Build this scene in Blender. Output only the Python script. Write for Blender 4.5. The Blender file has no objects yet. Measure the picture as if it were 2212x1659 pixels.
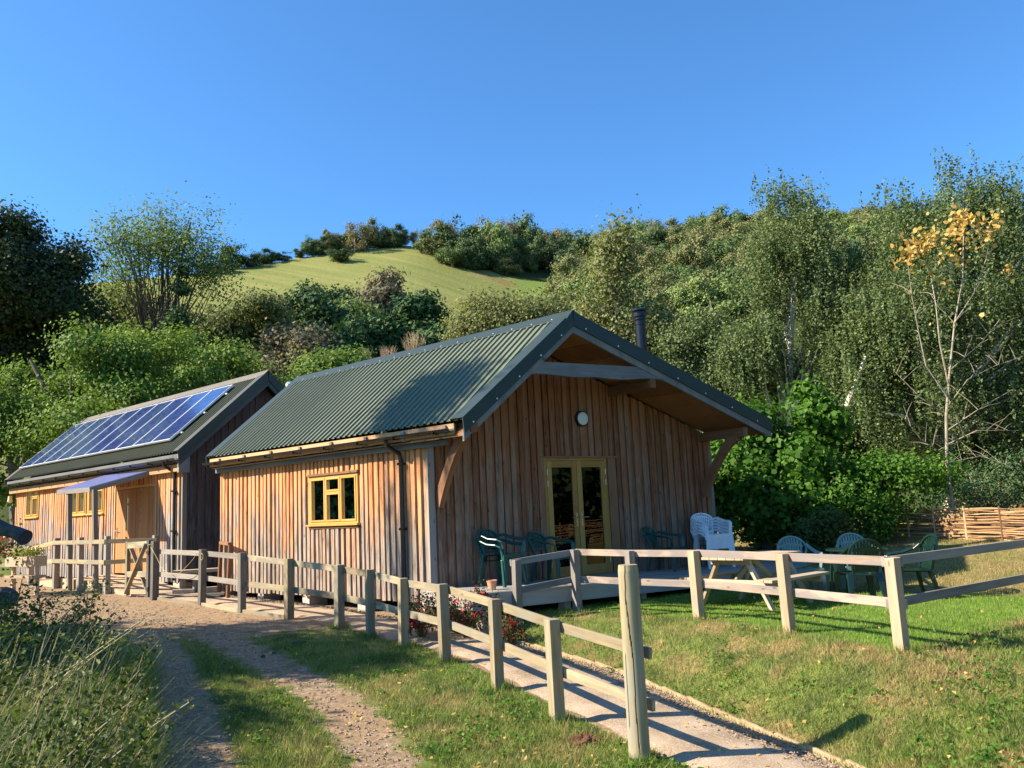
import bpy, math, random
import numpy as np
from mathutils import Vector, Matrix

# ------------------------------------------------------------------ camera, light
SC = bpy.context.scene
COL = SC.collection
CAM = np.array([-9.0906, -10.1304, 1.2221])
YAW, PITCH, ROLL = -0.8343, 0.1475, 0.0462
FD = 3335.32 / 4032 * 2212          # focal length in units of a 2212 px wide picture
F = np.array([-math.sin(YAW)*math.cos(PITCH), math.cos(YAW)*math.cos(PITCH), math.sin(PITCH)])
R0 = np.array([math.cos(YAW), math.sin(YAW), 0.0]); U0 = np.cross(R0, F)
R = R0*math.cos(ROLL) - U0*math.sin(ROLL)
U = R0*math.sin(ROLL) + U0*math.cos(ROLL)
cd = bpy.data.cameras.new("camera"); cam = bpy.data.objects.new("camera", cd); COL.objects.link(cam)
cam.matrix_world = Matrix(((R[0], U[0], -F[0], CAM[0]), (R[1], U[1], -F[1], CAM[1]), (R[2], U[2], -F[2], CAM[2]), (0, 0, 0, 1)))
cd.sensor_width = 36; cd.lens = 3335.32/4032*36; cd.clip_start = 0.05; cd.clip_end = 3000
SC.camera = cam
SUN_AZ, SUN_EL = math.radians(140), math.radians(35)    # azimuth counter-clockwise from +x
sd = np.array([math.cos(SUN_AZ)*math.cos(SUN_EL), math.sin(SUN_AZ)*math.cos(SUN_EL), math.sin(SUN_EL)])
sl = bpy.data.lights.new("sun", 'SUN'); sl.energy = 5.0; sl.angle = math.radians(0.55); sl.color = (1.0, 0.87, 0.68)
so = bpy.data.objects.new("sun", sl); COL.objects.link(so)
so.rotation_euler = Vector(sd).to_track_quat('Z', 'Y').to_euler()
W = bpy.data.worlds.new("World"); SC.world = W; W.use_nodes = True
wn = W.node_tree; bg = wn.nodes['Background']
sky = wn.nodes.new('ShaderNodeTexSky'); sky.sky_type = 'NISHITA'; sky.sun_disc = False
sky.sun_elevation = SUN_EL; sky.sun_rotation = math.pi/2 - SUN_AZ
sky.air_density = 1.0; sky.dust_density = 0.6; sky.ozone_density = 4.5; sky.altitude = 100
tint = wn.nodes.new('ShaderNodeMix'); tint.data_type = 'RGBA'; tint.blend_type = 'MULTIPLY'; tint.inputs[0].default_value = 1; tint.inputs[7].default_value = (.56, .94, 1.18, 1)
wn.links.new(sky.outputs[0], tint.inputs[6]); wn.links.new(tint.outputs[2], bg.inputs[0]); bg.inputs[1].default_value = 0.088
SC.view_settings.view_transform = 'Standard'; SC.view_settings.look = 'None'
SC.view_settings.exposure = 1.36; SC.view_settings.gamma = 1
SC.cycles.max_bounces = 8; SC.cycles.transparent_max_bounces = 8
SC.cycles.diffuse_bounces = 3; SC.cycles.glossy_bounces = 3; SC.cycles.transmission_bounces = 4
SC.cycles.use_denoising = True

def ray(u, v):
    return F + R*(u-1106)/FD - U*(v-829.5)/FD
def at(u, v, depth):
    return CAM + ray(u, v)*depth
def onz(u, v, z):
    d = ray(u, v); return CAM + d*((z-CAM[2])/d[2])

# ------------------------------------------------------------------ helpers
RND = random.Random(5)
NP = np.random.default_rng(5)

def tag(o, label=None, cat=None, group=None, kind=None):
    if label: o['label'] = label
    if cat: o['category'] = cat
    if group: o['group'] = group
    if kind: o['kind'] = kind
    return o
def empty(name, loc=(0, 0, 0), rz=0, label=None, cat=None, group=None):
    o = bpy.data.objects.new(name, None); COL.objects.link(o)
    o.location = Vector([float(c) for c in loc]); o.rotation_euler = (0, 0, rz); o.empty_display_size = 0.1
    return tag(o, label, cat, group)
def copy_tree(o, parent=None):
    c = o.copy(); COL.objects.link(c); c.parent = parent
    for ch in list(o.children): copy_tree(ch, c)
    return c

class MB:
    """collects shapes; build() links them as ONE mesh object"""
    def __init__(s): s.v = []; s.f = []; s.g = []; s.r = []
    def add(s, vs, fs, gs=None, rnd=None):
        n = len(s.v); rnd = RND.random() if rnd is None else rnd
        s.v += [tuple(float(c) for c in v) for v in vs]
        s.g += [tuple(float(c) for c in g) for g in (gs if gs is not None else vs)]
        s.f += [tuple(n+i for i in f) for f in fs]; s.r += [rnd]*len(fs)
        return s
    def box(s, a, b, c, d, e, f, m=None, rnd=None, top=None):
        """box x a..b, y c..d, z e..f through the mapping m; top=(z at x=a, z at x=b)"""
        m = m or (lambda x, y, z: (x, y, z))
        t0, t1 = top if top else (f, f)
        P = [(a, c, e), (b, c, e), (b, d, e), (a, d, e), (a, c, t0), (b, c, t1), (b, d, t1), (a, d, t0)]
        L = [b-a, d-c, (t0+t1)/2-e]; ax = max(range(3), key=lambda i: abs(L[i]))
        o = [RND.uniform(-9, 9) for _ in range(3)]
        def gc(p):
            q = list(p); z = q.pop(ax); return (q[0]+o[0], q[1]+o[1], z+o[2])
        fs = [(0, 3, 2, 1), (4, 5, 6, 7), (0, 1, 5, 4), (1, 2, 6, 5), (2, 3, 7, 6), (3, 0, 4, 7)]
        return s.add([m(*p) for p in P], fs, [gc(p) for p in P], rnd)
    def beam(s, p0, p1, w, h, up=(0, 0, 1), rnd=None, w2=None, h2=None):
        p0 = np.array(p0, float); p1 = np.array(p1, float); d = p1-p0; L = np.linalg.norm(d); d /= L
        up = np.array(up, float)
        if abs(d@up) > .98: up = np.array((1.0, 0, 0))
        sx = np.cross(d, up); sx /= np.linalg.norm(sx); sy = np.cross(sx, d)
        w2 = w2 or w; h2 = h2 or h; vs = []; gs = []; o = [RND.uniform(-9, 9) for _ in range(3)]
        for (p, ww, hh, l) in ((p0, w, h, 0), (p1, w2, h2, L)):
            for (a, b) in ((-1, -1), (1, -1), (1, 1), (-1, 1)):
                vs.append(p + sx*a*ww/2 + sy*b*hh/2); gs.append((a*ww/2+o[0], b*hh/2+o[1], l+o[2]))
        return s.add(vs, [(3, 2, 1, 0), (4, 5, 6, 7), (0, 1, 5, 4), (1, 2, 6, 5), (2, 3, 7, 6), (3, 0, 4, 7)], gs, rnd)
    def tube(s, pts, rad, n=8, cap=True, rnd=None):
        pts = [np.array(p, float) for p in pts]; vs = []; gs = []; L = 0; o = RND.uniform(-9, 9)
        if not hasattr(rad, '__len__'): rad = [rad]*len(pts)
        ref = np.array((.31, .17, .93))
        for i, p in enumerate(pts):
            t = pts[min(i+1, len(pts)-1)] - pts[max(i-1, 0)]; t /= (np.linalg.norm(t)+1e-9)
            rr = ref if abs(t@ref) < .95 else np.array((1.0, 0, 0))
            a = np.cross(t, rr); a /= np.linalg.norm(a); b = np.cross(t, a)
            if i: L += np.linalg.norm(p-pts[i-1])
            for k in range(n):
                an = 2*math.pi*k/n; vs.append(p + (a*math.cos(an)+b*math.sin(an))*rad[i])
                gs.append((math.cos(an)*rad[i]+o, math.sin(an)*rad[i]+o, L+o))
        fs = [(i*n+k, i*n+(k+1) % n, (i+1)*n+(k+1) % n, (i+1)*n+k) for i in range(len(pts)-1) for k in range(n)]
        if cap: fs += [tuple(range(n-1, -1, -1)), tuple((len(pts)-1)*n+k for k in range(n))]
        return s.add(vs, fs, gs, rnd)
    def sweep(s, pts, w, t, up, rnd=None):
        """flat strip w wide along cross(dir, up), t thick"""
        pts = [np.array(p, float) for p in pts]; up = np.array(up, float); vs = []; gs = []; L = 0
        ws = w if hasattr(w, '__len__') else [w]*len(pts)
        for i, p in enumerate(pts):
            d = pts[min(i+1, len(pts)-1)] - pts[max(i-1, 0)]; d /= (np.linalg.norm(d)+1e-9)
            sx = np.cross(d, up); sx /= (np.linalg.norm(sx)+1e-9); sy = np.cross(sx, d)
            if i: L += np.linalg.norm(p-pts[i-1])
            for (a, b) in ((-1, -1), (1, -1), (1, 1), (-1, 1)):
                vs.append(p + sx*a*ws[i]/2 + sy*b*t/2); gs.append((a*ws[i], b*t, L))
        fs = [(i*4+k, i*4+(k+1) % 4, i*4+4+(k+1) % 4, i*4+4+k) for i in range(len(pts)-1) for k in range(4)]
        n = len(pts)*4; fs += [(3, 2, 1, 0), (n-4, n-3, n-2, n-1)]
        return s.add(vs, fs, gs, rnd)
    def lathe(s, prof, c=(0, 0, 0), n=16, rnd=None):
        vs = [(c[0]+r*math.cos(2*math.pi*k/n), c[1]+r*math.sin(2*math.pi*k/n), c[2]+z) for r, z in prof for k in range(n)]
        fs = [(i*n+k, i*n+(k+1) % n, (i+1)*n+(k+1) % n, (i+1)*n+k) for i in range(len(prof)-1) for k in range(n)]
        fs += [tuple(range(n-1, -1, -1)), tuple((len(prof)-1)*n+k for k in range(n))]
        return s.add(vs, fs, None, rnd)
    def build(s, name, mat, parent=None, bevel=0, smooth=False):
        me = bpy.data.meshes.new(name); me.from_pydata(s.v, [], s.f); me.materials.append(mat)
        a = me.attributes.new('gc', 'FLOAT_VECTOR', 'POINT'); a.data.foreach_set('vector', np.array(s.g, 'f').ravel())
        a = me.attributes.new('rnd', 'FLOAT', 'FACE'); a.data.foreach_set('value', np.array(s.r, 'f'))
        if smooth: me.shade_smooth()
        me.update(); o = bpy.data.objects.new(name, me); COL.objects.link(o)
        if parent is not None: o.parent = parent
        if bevel:
            md = o.modifiers.new('bevel', 'BEVEL'); md.width = bevel; md.segments = 2; md.limit_method = 'ANGLE'
        return o

def raw_mesh(name, V, nper, mat, parent=None, rnd=None, attrs=None):
    """V: (N*nper,3) array, one n-gon per nper vertices"""
    n = len(V)//nper; me = bpy.data.meshes.new(name)
    me.vertices.add(len(V)); me.vertices.foreach_set('co', np.ascontiguousarray(V, 'f').ravel())
    me.loops.add(len(V)); me.loops.foreach_set('vertex_index', np.arange(len(V), dtype='i'))
    me.polygons.add(n); me.polygons.foreach_set('loop_start', np.arange(0, len(V), nper, dtype='i'))
    me.polygons.foreach_set('loop_total', np.full(n, nper, 'i'))
    me.materials.append(mat); me.update(calc_edges=True)
    a = me.attributes.new('rnd', 'FLOAT', 'FACE'); a.data.foreach_set('value', (rnd if rnd is not None else NP.random(n)).astype('f'))
    for k, arr in (attrs or {}).items():
        a = me.attributes.new(k, 'FLOAT', 'FACE'); a.data.foreach_set('value', arr.astype('f'))
    o = bpy.data.objects.new(name, me); COL.objects.link(o)
    if parent is not None: o.parent = parent
    return o

# ------------------------------------------------------------------ materials
class NT:
    def __init__(s, name):
        s.m = bpy.data.materials.new(name); s.m.use_nodes = True; s.t = s.m.node_tree; s.t.nodes.clear()
        s.out = s.t.nodes.new('ShaderNodeOutputMaterial')
    def n(s, typ, ins=None, **kw):
        nd = s.t.nodes.new(typ)
        for k, v in kw.items(): setattr(nd, k, v)
        for k, v in (ins or {}).items():
            if hasattr(v, 'links'): s.t.links.new(v, nd.inputs[k])
            else:
                nd.inputs[k].default_value = v
        return nd
    def attr(s, name, out='Fac'): return s.n('ShaderNodeAttribute', attribute_name=name).outputs[out]
    def noise(s, vec, scale, detail=3, rough=.55, sc3=None):
        if sc3: vec = s.n('ShaderNodeMapping', {'Vector': vec, 'Scale': sc3}).outputs[0]
        return s.n('ShaderNodeTexNoise', {'Vector': vec, 'Scale': scale, 'Detail': detail, 'Roughness': rough}).outputs[0]
    def mix(s, f, a, b):
        nd = s.n('ShaderNodeMix', data_type='RGBA', blend_type='MIX')
        for i, v in ((0, f), (6, a), (7, b)):
            if hasattr(v, 'links'): s.t.links.new(v, nd.inputs[i])
            else: nd.inputs[i].default_value = v if i == 0 else (*v, 1) if len(v) == 3 else v
        return nd.outputs[2]
    def math(s, op, a, b=0.0, clamp=False):
        nd = s.n('ShaderNodeMath', operation=op, use_clamp=clamp)
        for i, v in ((0, a), (1, b)):
            if hasattr(v, 'links'): s.t.links.new(v, nd.inputs[i])
            else: nd.inputs[i].default_value = v
        return nd.outputs[0]
    def ramp(s, f, stops):
        nd = s.n('ShaderNodeValToRGB', {'Fac': f}); cr = nd.color_ramp
        while len(cr.elements) < len(stops): cr.elements.new(.5)
        for e, (p, c) in zip(cr.elements, stops): e.position = p; e.color = (*c, 1) if len(c) == 3 else c
        return nd.outputs[0]
    def sstep(s, x, a, b):
        return s.n('ShaderNodeMapRange', {'Value': x, 'From Min': a, 'From Max': b}, interpolation_type='SMOOTHSTEP').outputs[0]
    def bump(s, h, st=.3, dist=.01): return s.n('ShaderNodeBump', {'Height': h, 'Strength': st, 'Distance': dist}).outputs[0]
    def pos(s): return s.n('ShaderNodeNewGeometry').outputs['Position']
    def pbr(s, col, rough=.7, metal=0, nrm=None, spec=.5, coat=0):
        ins = {'Roughness': rough, 'Metallic': metal, 'Specular IOR Level': spec}
        ins['Base Color'] = col if hasattr(col, 'links') else (*col, 1)
        if nrm is not None: ins['Normal'] = nrm
        if coat: ins['Coat Weight'] = coat
        p = s.n('ShaderNodeBsdfPrincipled', ins); s.t.links.new(p.outputs[0], s.out.inputs[0]); return s.m

def m_wood(name, cols, scale=22, rough=.8, bump=.25, grey=None, greyf=0.0, knots=True):
    s = NT(name); gc = s.attr('gc', 'Vector'); r = s.attr('rnd')
    off = s.n('ShaderNodeVectorMath', {0: gc, 1: (0, 0, 0)}, operation='ADD').outputs[0]
    g = s.noise(off, scale, 4, .65, (1, 1, .07)); b = s.noise(off, 3.5, 3, .6, (1, 1, .35))
    f = s.math('ADD', s.math('MULTIPLY', g, .5), s.math('ADD', s.math('MULTIPLY', b, .3), s.math('MULTIPLY', r, .3)))
    c = s.ramp(f, [(.3+.4*i/max(1, len(cols)-1), k) for i, k in enumerate(cols)])
    if grey:
        gf = s.sstep(s.noise(off, 6, 4, .6, (1, 1, .25)), .62-greyf*.35, .72-greyf*.3); c = s.mix(s.math('MULTIPLY', gf, .85), c, grey)
    if knots:
        k = s.n('ShaderNodeTexVoronoi', {'Vector': s.n('ShaderNodeMapping', {'Vector': off, 'Scale': (7, 7, 2.6)}).outputs[0], 'Scale': 1.0}).outputs['Distance']
        c = s.mix(s.math('MULTIPLY', s.sstep(k, .13, .06), .6), c, tuple(x*.35 for x in cols[0]))
    return s.pbr(c, rough, nrm=s.bump(g, bump, .006), spec=.25)

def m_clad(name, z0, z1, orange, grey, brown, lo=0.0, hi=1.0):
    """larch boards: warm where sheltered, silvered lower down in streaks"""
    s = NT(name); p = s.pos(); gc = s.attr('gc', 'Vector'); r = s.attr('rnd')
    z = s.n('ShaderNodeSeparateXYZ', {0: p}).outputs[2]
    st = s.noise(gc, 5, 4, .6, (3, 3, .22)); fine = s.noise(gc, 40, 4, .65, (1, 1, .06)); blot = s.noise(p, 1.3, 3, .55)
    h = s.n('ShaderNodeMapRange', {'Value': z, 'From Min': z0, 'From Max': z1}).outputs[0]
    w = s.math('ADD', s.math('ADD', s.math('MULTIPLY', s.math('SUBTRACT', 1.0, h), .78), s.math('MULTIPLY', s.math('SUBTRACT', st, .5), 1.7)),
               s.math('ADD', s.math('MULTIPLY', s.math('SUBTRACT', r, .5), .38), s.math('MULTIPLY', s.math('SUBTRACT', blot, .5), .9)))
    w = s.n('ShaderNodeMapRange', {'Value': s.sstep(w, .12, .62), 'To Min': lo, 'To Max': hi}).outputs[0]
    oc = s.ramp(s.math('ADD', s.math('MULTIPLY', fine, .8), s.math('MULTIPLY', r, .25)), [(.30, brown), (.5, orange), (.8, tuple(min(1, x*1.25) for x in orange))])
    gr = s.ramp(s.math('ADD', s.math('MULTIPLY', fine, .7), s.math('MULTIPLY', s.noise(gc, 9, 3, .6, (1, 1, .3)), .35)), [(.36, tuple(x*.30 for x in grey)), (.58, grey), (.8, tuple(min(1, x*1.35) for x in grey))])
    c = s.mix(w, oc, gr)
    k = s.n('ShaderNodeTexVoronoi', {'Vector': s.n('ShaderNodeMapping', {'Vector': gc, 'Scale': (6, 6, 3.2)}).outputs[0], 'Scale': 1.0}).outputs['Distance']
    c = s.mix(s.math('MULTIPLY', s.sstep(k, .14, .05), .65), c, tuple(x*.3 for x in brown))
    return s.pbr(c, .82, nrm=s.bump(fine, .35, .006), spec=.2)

def m_leaf(name, cols, trans=.35, rough=.55, tint=None):
    s = NT(name); r = s.attr('rnd'); n = s.noise(s.pos(), .9, 2)
    f = s.math('ADD', s.math('MULTIPLY', r, .75), s.math('MULTIPLY', n, .3))
    c = s.ramp(f, [((.05, .40, .80, 1.08)[i] if len(cols) == 4 else .12+.8*i/max(1, len(cols)-1), k) for i, k in enumerate(cols)])
    p = s.n('ShaderNodeBsdfPrincipled', {'Base Color': c, 'Roughness': max(rough, .6), 'Specular IOR Level': .15})
    tc = s.n('ShaderNodeMix', {0: 1.0}, data_type='RGBA', blend_type='MULTIPLY'); s.t.links.new(c, tc.inputs[6]); tc.inputs[7].default_value = (1.5, 1.5, .7, 1)
    t = s.n('ShaderNodeBsdfTranslucent', {'Color': tc.outputs[2]})
    mx = s.n('ShaderNodeMixShader', {0: trans, 1: p.outputs[0], 2: t.outputs[0]}); s.t.links.new(mx.outputs[0], s.out.inputs[0])
    return s.m

def m_plain(name, col, rough=.6, metal=0, var=.15, scale=6, spec=.5, bump=0, bscale=40):
    s = NT(name); n = s.noise(s.pos(), scale, 4, .6)
    c = s.ramp(n, [(.3, tuple(x*(1-var) for x in col)), (.7, tuple(min(1, x*(1+var)) for x in col))])
    return s.pbr(c, rough, metal, nrm=s.bump(s.noise(s.pos(), bscale, 3), bump, .01) if bump else None, spec=spec)

def grass_cols(s, p, lush, dry):
    n1 = s.noise(p, .9, 4, .6); n2 = s.noise(p, 5, 3, .6); n3 = s.noise(p, 2.6, 4, .65)
    a = s.ramp(n2, [(.3, (.095, .16, .024)), (.7, (.25, .33, .065))])
    a = s.mix(s.math('MULTIPLY', s.sstep(s.noise(p, 1.7, 5, .7), .50, .38), .8), a, (.05, .115, .022))
    a = s.mix(s.sstep(n3, .56, .70), a, (.32, .32, .085))
    l = s.ramp(n2, [(.3, (.115, .225, .022)), (.7, (.22, .38, .045))])
    d = s.ramp(s.noise(p, 7, 4, .7), [(.3, (.27, .20, .08)), (.7, (.50, .38, .16))])
    c = s.mix(lush, a, l)
    df = s.math('ADD', s.math('MULTIPLY', s.math('SUBTRACT', dry, 1.0, True), .9), s.math('MULTIPLY', dry, s.sstep(s.math('ADD', s.math('MULTIPLY', n1, .55), s.math('MULTIPLY', n3, .45)), .47, .62)), clamp=True)
    return s.mix(df, c, d)
def m_ground():
    s = NT('ground_soil_and_turf'); p = s.pos(); dirt = s.attr('dirt'); lush = s.attr('lush'); dry = s.attr('dry'); far = s.attr('far')
    g = s.mix(.55, grass_cols(s, p, lush, dry), (.06, .06, .022))  # turf colour darkened in place of the shade between grass blades
    fine = s.noise(p, 14, 5, .7); med = s.noise(p, 2.2, 4, .6)
    soil = s.ramp(fine, [(.25, (.13, .09, .055)), (.5, (.26, .185, .115)), (.75, (.40, .30, .195))])
    soil = s.mix(s.sstep(med, .42, .62), soil, s.ramp(fine, [(.3, (.20, .125, .07)), (.7, (.37, .25, .145))]))
    v = s.n('ShaderNodeTexVoronoi', {'Vector': p, 'Scale': 26.0, 'Randomness': 1.0})
    st = s.math('MULTIPLY', s.sstep(v.outputs['Distance'], .30, .20), s.sstep(s.n('ShaderNodeSeparateColor', {0: v.outputs['Color']}).outputs[0], .62, .72))
    soil = s.mix(st, soil, s.ramp(s.n('ShaderNodeSeparateColor', {0: v.outputs['Color']}).outputs[1], [(0, (.32, .28, .25)), (1, (.6, .52, .46))]))
    e = s.math('ADD', dirt, s.math('MULTIPLY', s.math('SUBTRACT', s.noise(p, 3.2, 5, .75), .5), 1.9))
    c = s.mix(s.sstep(e, .40, .62), g, soil)
    h = s.math('ADD', fine, s.math('MULTIPLY', st, .7))
    return s.pbr(c, .95, nrm=s.bump(h, .7, .025), spec=.1)
def m_hill():
    s = NT('hillside_pasture'); p = s.pos(); wood = s.attr('wood'); br = s.attr('bracken')
    m1 = s.noise(p, .02, 4, .6); st = s.noise(s.n('ShaderNodeMapping', {'Vector': p, 'Rotation': (0, 0, .62), 'Scale': (1.0, .035, .0)}).outputs[0], .55, 3, .6)
    c = s.ramp(s.math('ADD', s.math('MULTIPLY', m1, .5), s.math('MULTIPLY', st, .5)), [(.32, (.135, .155, .045)), (.5, (.18, .195, .06)), (.66, (.245, .235, .085))])
    c = s.mix(s.sstep(s.noise(p, .09, 4, .7), .58, .75), c, (.25, .185, .085))
    c = s.mix(s.math('MULTIPLY', s.sstep(br, .3, .8), .6), c, (.21, .12, .06))
    c = s.mix(s.attr('green'), c, (.14, .21, .045))
    c = s.mix(s.sstep(wood, .3, .7), c, (.045, .06, .02))
    return s.pbr(c, .95, spec=.05, nrm=s.bump(s.noise(p, .8, 4, .7), .5, .4))

def m_blade():
    s = NT('grass_blades'); p = s.pos(); g = grass_cols(s, p, s.attr('lush'), s.attr('dry')); r = s.attr('rnd')
    c = s.mix(s.math('MULTIPLY', s.sstep(r, .72, 1.0), .75), g, (.46, .40, .17))
    c = s.mix(s.math('MULTIPLY', s.sstep(r, .35, .0), .5), c, (.075, .16, .024))
    pr = s.n('ShaderNodeBsdfPrincipled', {'Base Color': c, 'Roughness': .6, 'Specular IOR Level': .25})
    t = s.n('ShaderNodeBsdfTranslucent', {'Color': c})
    mx = s.n('ShaderNodeMixShader', {0: .35, 1: pr.outputs[0], 2: t.outputs[0]}); s.t.links.new(mx.outputs[0], s.out.inputs[0]); return s.m

M = {}
OR, GR, BR = (.60, .285, .125), (.33, .265, .215), (.27, .105, .045)
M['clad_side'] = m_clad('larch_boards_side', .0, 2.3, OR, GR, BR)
M['clad_gable'] = m_clad('larch_boards_gable', -.6, 3.4, (.26, .11, .052), (.30, .225, .17), (.11, .04, .018), 0, .75)  # same larch, base colours darkened to stand for the gable's shade
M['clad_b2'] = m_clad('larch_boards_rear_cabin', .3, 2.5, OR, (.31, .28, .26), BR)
M['clad_b2g'] = m_clad('larch_boards_rear_gable', .3, 4.6, (.16, .075, .045), (.12, .115, .115), (.09, .04, .025), .25, 1)  # shade of the rear gable put into these darker board colours
M['fence_old'] = m_wood('weathered_fence_timber', [(.15, .115, .065), (.27, .215, .13), (.40, .33, .215)], grey=(.22, .20, .15), greyf=.4)
M['fence_dark'] = m_wood('dark_fence_timber', [(.07, .062, .05), (.125, .115, .10), (.19, .175, .155)])
M['fence_new'] = m_wood('pale_fence_timber', [(.24, .15, .09), (.36, .24, .15), (.46, .325, .215)], grey=(.30, .24, .20), greyf=.2)
M['rail_new'] = m_wood('new_rail_timber', [(.17, .125, .098), (.265, .20, .155), (.38, .29, .225)], grey=(.20, .175, .165), greyf=.5)
M['round'] = m_wood('round_post_timber', [(.15, .12, .065), (.26, .215, .125), (.38, .325, .205)], grey=(.27, .25, .19), greyf=.35, knots=False)
M['grey_oak'] = m_wood('silvered_oak', [(.08, .085, .09), (.145, .15, .155), (.22, .22, .22)])
M['brace'] = m_wood('brown_oak_brace', [(.12, .052, .026), (.20, .095, .048), (.29, .15, .08)])
M['soffit'] = m_wood('soffit_boards', [(.15, .065, .028), (.23, .10, .042), (.30, .14, .062)], bump=.4)  # base darkened as well, painting in the shade under the porch
M['fascia'] = m_wood('larch_fascia', [(.34, .165, .075), (.50, .27, .135), (.62, .38, .21)])
M['yellow'] = m_wood('golden_window_timber', [(.46, .235, .05), (.54, .30, .075), (.62, .36, .11)], scale=30, rough=.5, bump=.08, knots=False)
M['doorwood'] = m_wood('door_timber', [(.27, .14, .035), (.35, .19, .05), (.43, .25, .075)], scale=30, rough=.5, bump=.08, knots=False)
M['b2door'] = m_wood('boarded_door_timber', [(.30, .125, .045), (.39, .18, .075), (.46, .23, .10)])
M['picnic'] = m_wood('picnic_timber', [(.26, .19, .125), (.38, .29, .20), (.48, .385, .28)])
M['deck'] = m_wood('deck_boards', [(.17, .165, .15), (.25, .24, .22), (.34, .325, .30)])
M['pole'] = m_wood('porch_post_timber', [(.13, .115, .10), (.21, .185, .16), (.30, .265, .23)])
s = NT('green_roof_sheet'); p = s.pos(); sg = s.n('ShaderNodeSeparateXYZ', {0: s.attr('gc', 'Vector')}); n_ = s.noise(p, .8, 4, .6); n2_ = s.noise(p, 9, 4, .7)
c = s.ramp(n_, [(.3, (.118, .136, .094)), (.7, (.15, .168, .112))]); c = s.mix(s.math('MULTIPLY', s.sstep(n2_, .60, .75), .35), c, (.16, .16, .11))
seam = s.math('LESS_THAN', s.math('FRACT', s.math('DIVIDE', s.math('ADD', sg.outputs[0], 50.02), 1.085)), .016)
c = s.mix(s.math('MULTIPLY', seam, .75), c, (.02, .025, .02)); M['roof'] = s.pbr(c, .5, nrm=s.bump(n2_, .15, .004), spec=.22)
M['roof2'] = m_plain('rear_roof_sheet', (.080, .083, .050), .6, 0, .15, .8, .2)
M['flash'] = m_plain('green_flashing', (.026, .042, .040), .45, 0, .08, 3, .3)
M['flash2'] = m_plain('rear_flashing', (.06, .062, .045), .5, 0, .1, 3, .4)
M['ridge2'] = m_plain('rear_ridge_cap', (.13, .115, .095), .6, 0, .1, 3, .3)
M['black'] = m_plain('black_gutter', (.010, .010, .011), .35)
M['flue'] = m_plain('black_flue', (.012, .012, .014), .28, .3)
M['steel'] = m_plain('door_steel', (.55, .55, .56), .3, 1)
M['screw'] = m_plain('screw_heads', (.75, .77, .76), .35, .2)
M['green'] = m_plain('dark_green_plastic', (.012, .075, .066), .38, 0, .12, 8)
M['green2'] = m_plain('bottle_green_plastic', (.006, .024, .018), .3, 0, .15, 8)
M['green3'] = m_plain('sky_sheen_green_plastic', (.14, .23, .215), .3, 0, .15, 8)  # pale tone is sky highlight painted into the green plastic
M['white'] = m_plain('white_plastic', (.72, .76, .80), .35, 0, .06, 8)
M['whitep'] = m_plain('white_pvc', (.8, .8, .78), .4)
M['lampglass'] = m_plain('opal_lamp', (.62, .66, .66), .3, 0, .03)
M['lantern'] = m_plain('cream_lantern', (.75, .62, .33), .5, 0, .05)
M['concrete'] = m_plain('path_concrete', (.36, .29, .215), .9, 0, .22, 5, .2, .5, 60)
M['ramp'] = m_plain('ramp_concrete', (.46, .35, .23), .9, 0, .12, 4, .2, .3, 60)
M['block'] = m_plain('pale_block', (.46, .38, .28), .9, 0, .25, 9, .2, .5, 30)
M['edge'] = m_plain('sandy_edging', (.36, .26, .15), .9, 0, .3, 9, .1, .6, 30)
M['brick'] = m_plain('pink_blocks', (.50, .40, .35), .9, 0, .2, 12, .2, .5, 30)
M['soil'] = m_plain('red_brown_soil', (.13, .06, .038), .95, 0, .4, 25, .1, .8, 50)
M['rock'] = m_plain('grey_rock', (.20, .19, .18), .9, 0, .4, 9, .2, .8, 20)
M['darkrock'] = m_plain('dark_rock', (.06, .065, .07), .85, 0, .4, 9, .2, .8, 20)
M['stone'] = m_plain('pale_pebbles', (.27, .205, .145), .9, 0, .35, 30, .2)
M['terracotta'] = m_plain('terracotta', (.55, .27, .16), .8, 0, .15, 12)
M['bark'] = m_plain('grey_brown_bark', (.13, .105, .08), .9, 0, .4, 6, .15, .6, 20)
M['palebark'] = m_plain('pale_bark', (.30, .26, .19), .85, 0, .35, 8, .15, .5, 20)
M['birchbark'] = m_plain('white_birch_bark', (.62, .57, .48), .8, 0, .35, 7, .2, .4, 20)
M['twig'] = m_plain('dry_twigs', (.42, .31, .19), .9, 0, .3, 8, .1)
M['stem'] = m_plain('plant_stems', (.19, .15, .07), .8, 0, .4, 8, .1)
M['straw'] = m_plain('straw_stems', (.38, .32, .17), .8, 0, .25, 8, .1)
M['rope'] = m_plain('straw_rope', (.42, .36, .16), .9, 0, .2, 20, .1)
M['red'] = m_plain('red_petals', (.62, .02, .025), .5, 0, .3, 20)
M['dark_room'] = m_plain('dark_interior', (.015, .013, .011), .9)
s = NT('worn_path_concrete'); p = s.pos(); f1 = s.noise(p, 70, 4, .7); f2 = s.noise(p, 2.4, 5, .65); v = s.n('ShaderNodeTexVoronoi', {'Vector': p, 'Scale': 85.0})
c = s.ramp(s.math('ADD', s.math('MULTIPLY', f1, .5), s.math('MULTIPLY', f2, .5)), [(.34, (.20, .145, .095)), (.5, (.36, .27, .185)), (.66, (.50, .40, .29))])
c = s.mix(s.math('MULTIPLY', s.sstep(s.n('ShaderNodeSeparateColor', {0: v.outputs['Color']}).outputs[0], .8, .9), .5), c, (.55, .47, .38))
M['concrete'] = s.pbr(c, .95, nrm=s.bump(f1, .7, .012), spec=.1)
s = NT('willow_rods'); r_ = s.attr('rnd')
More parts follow.
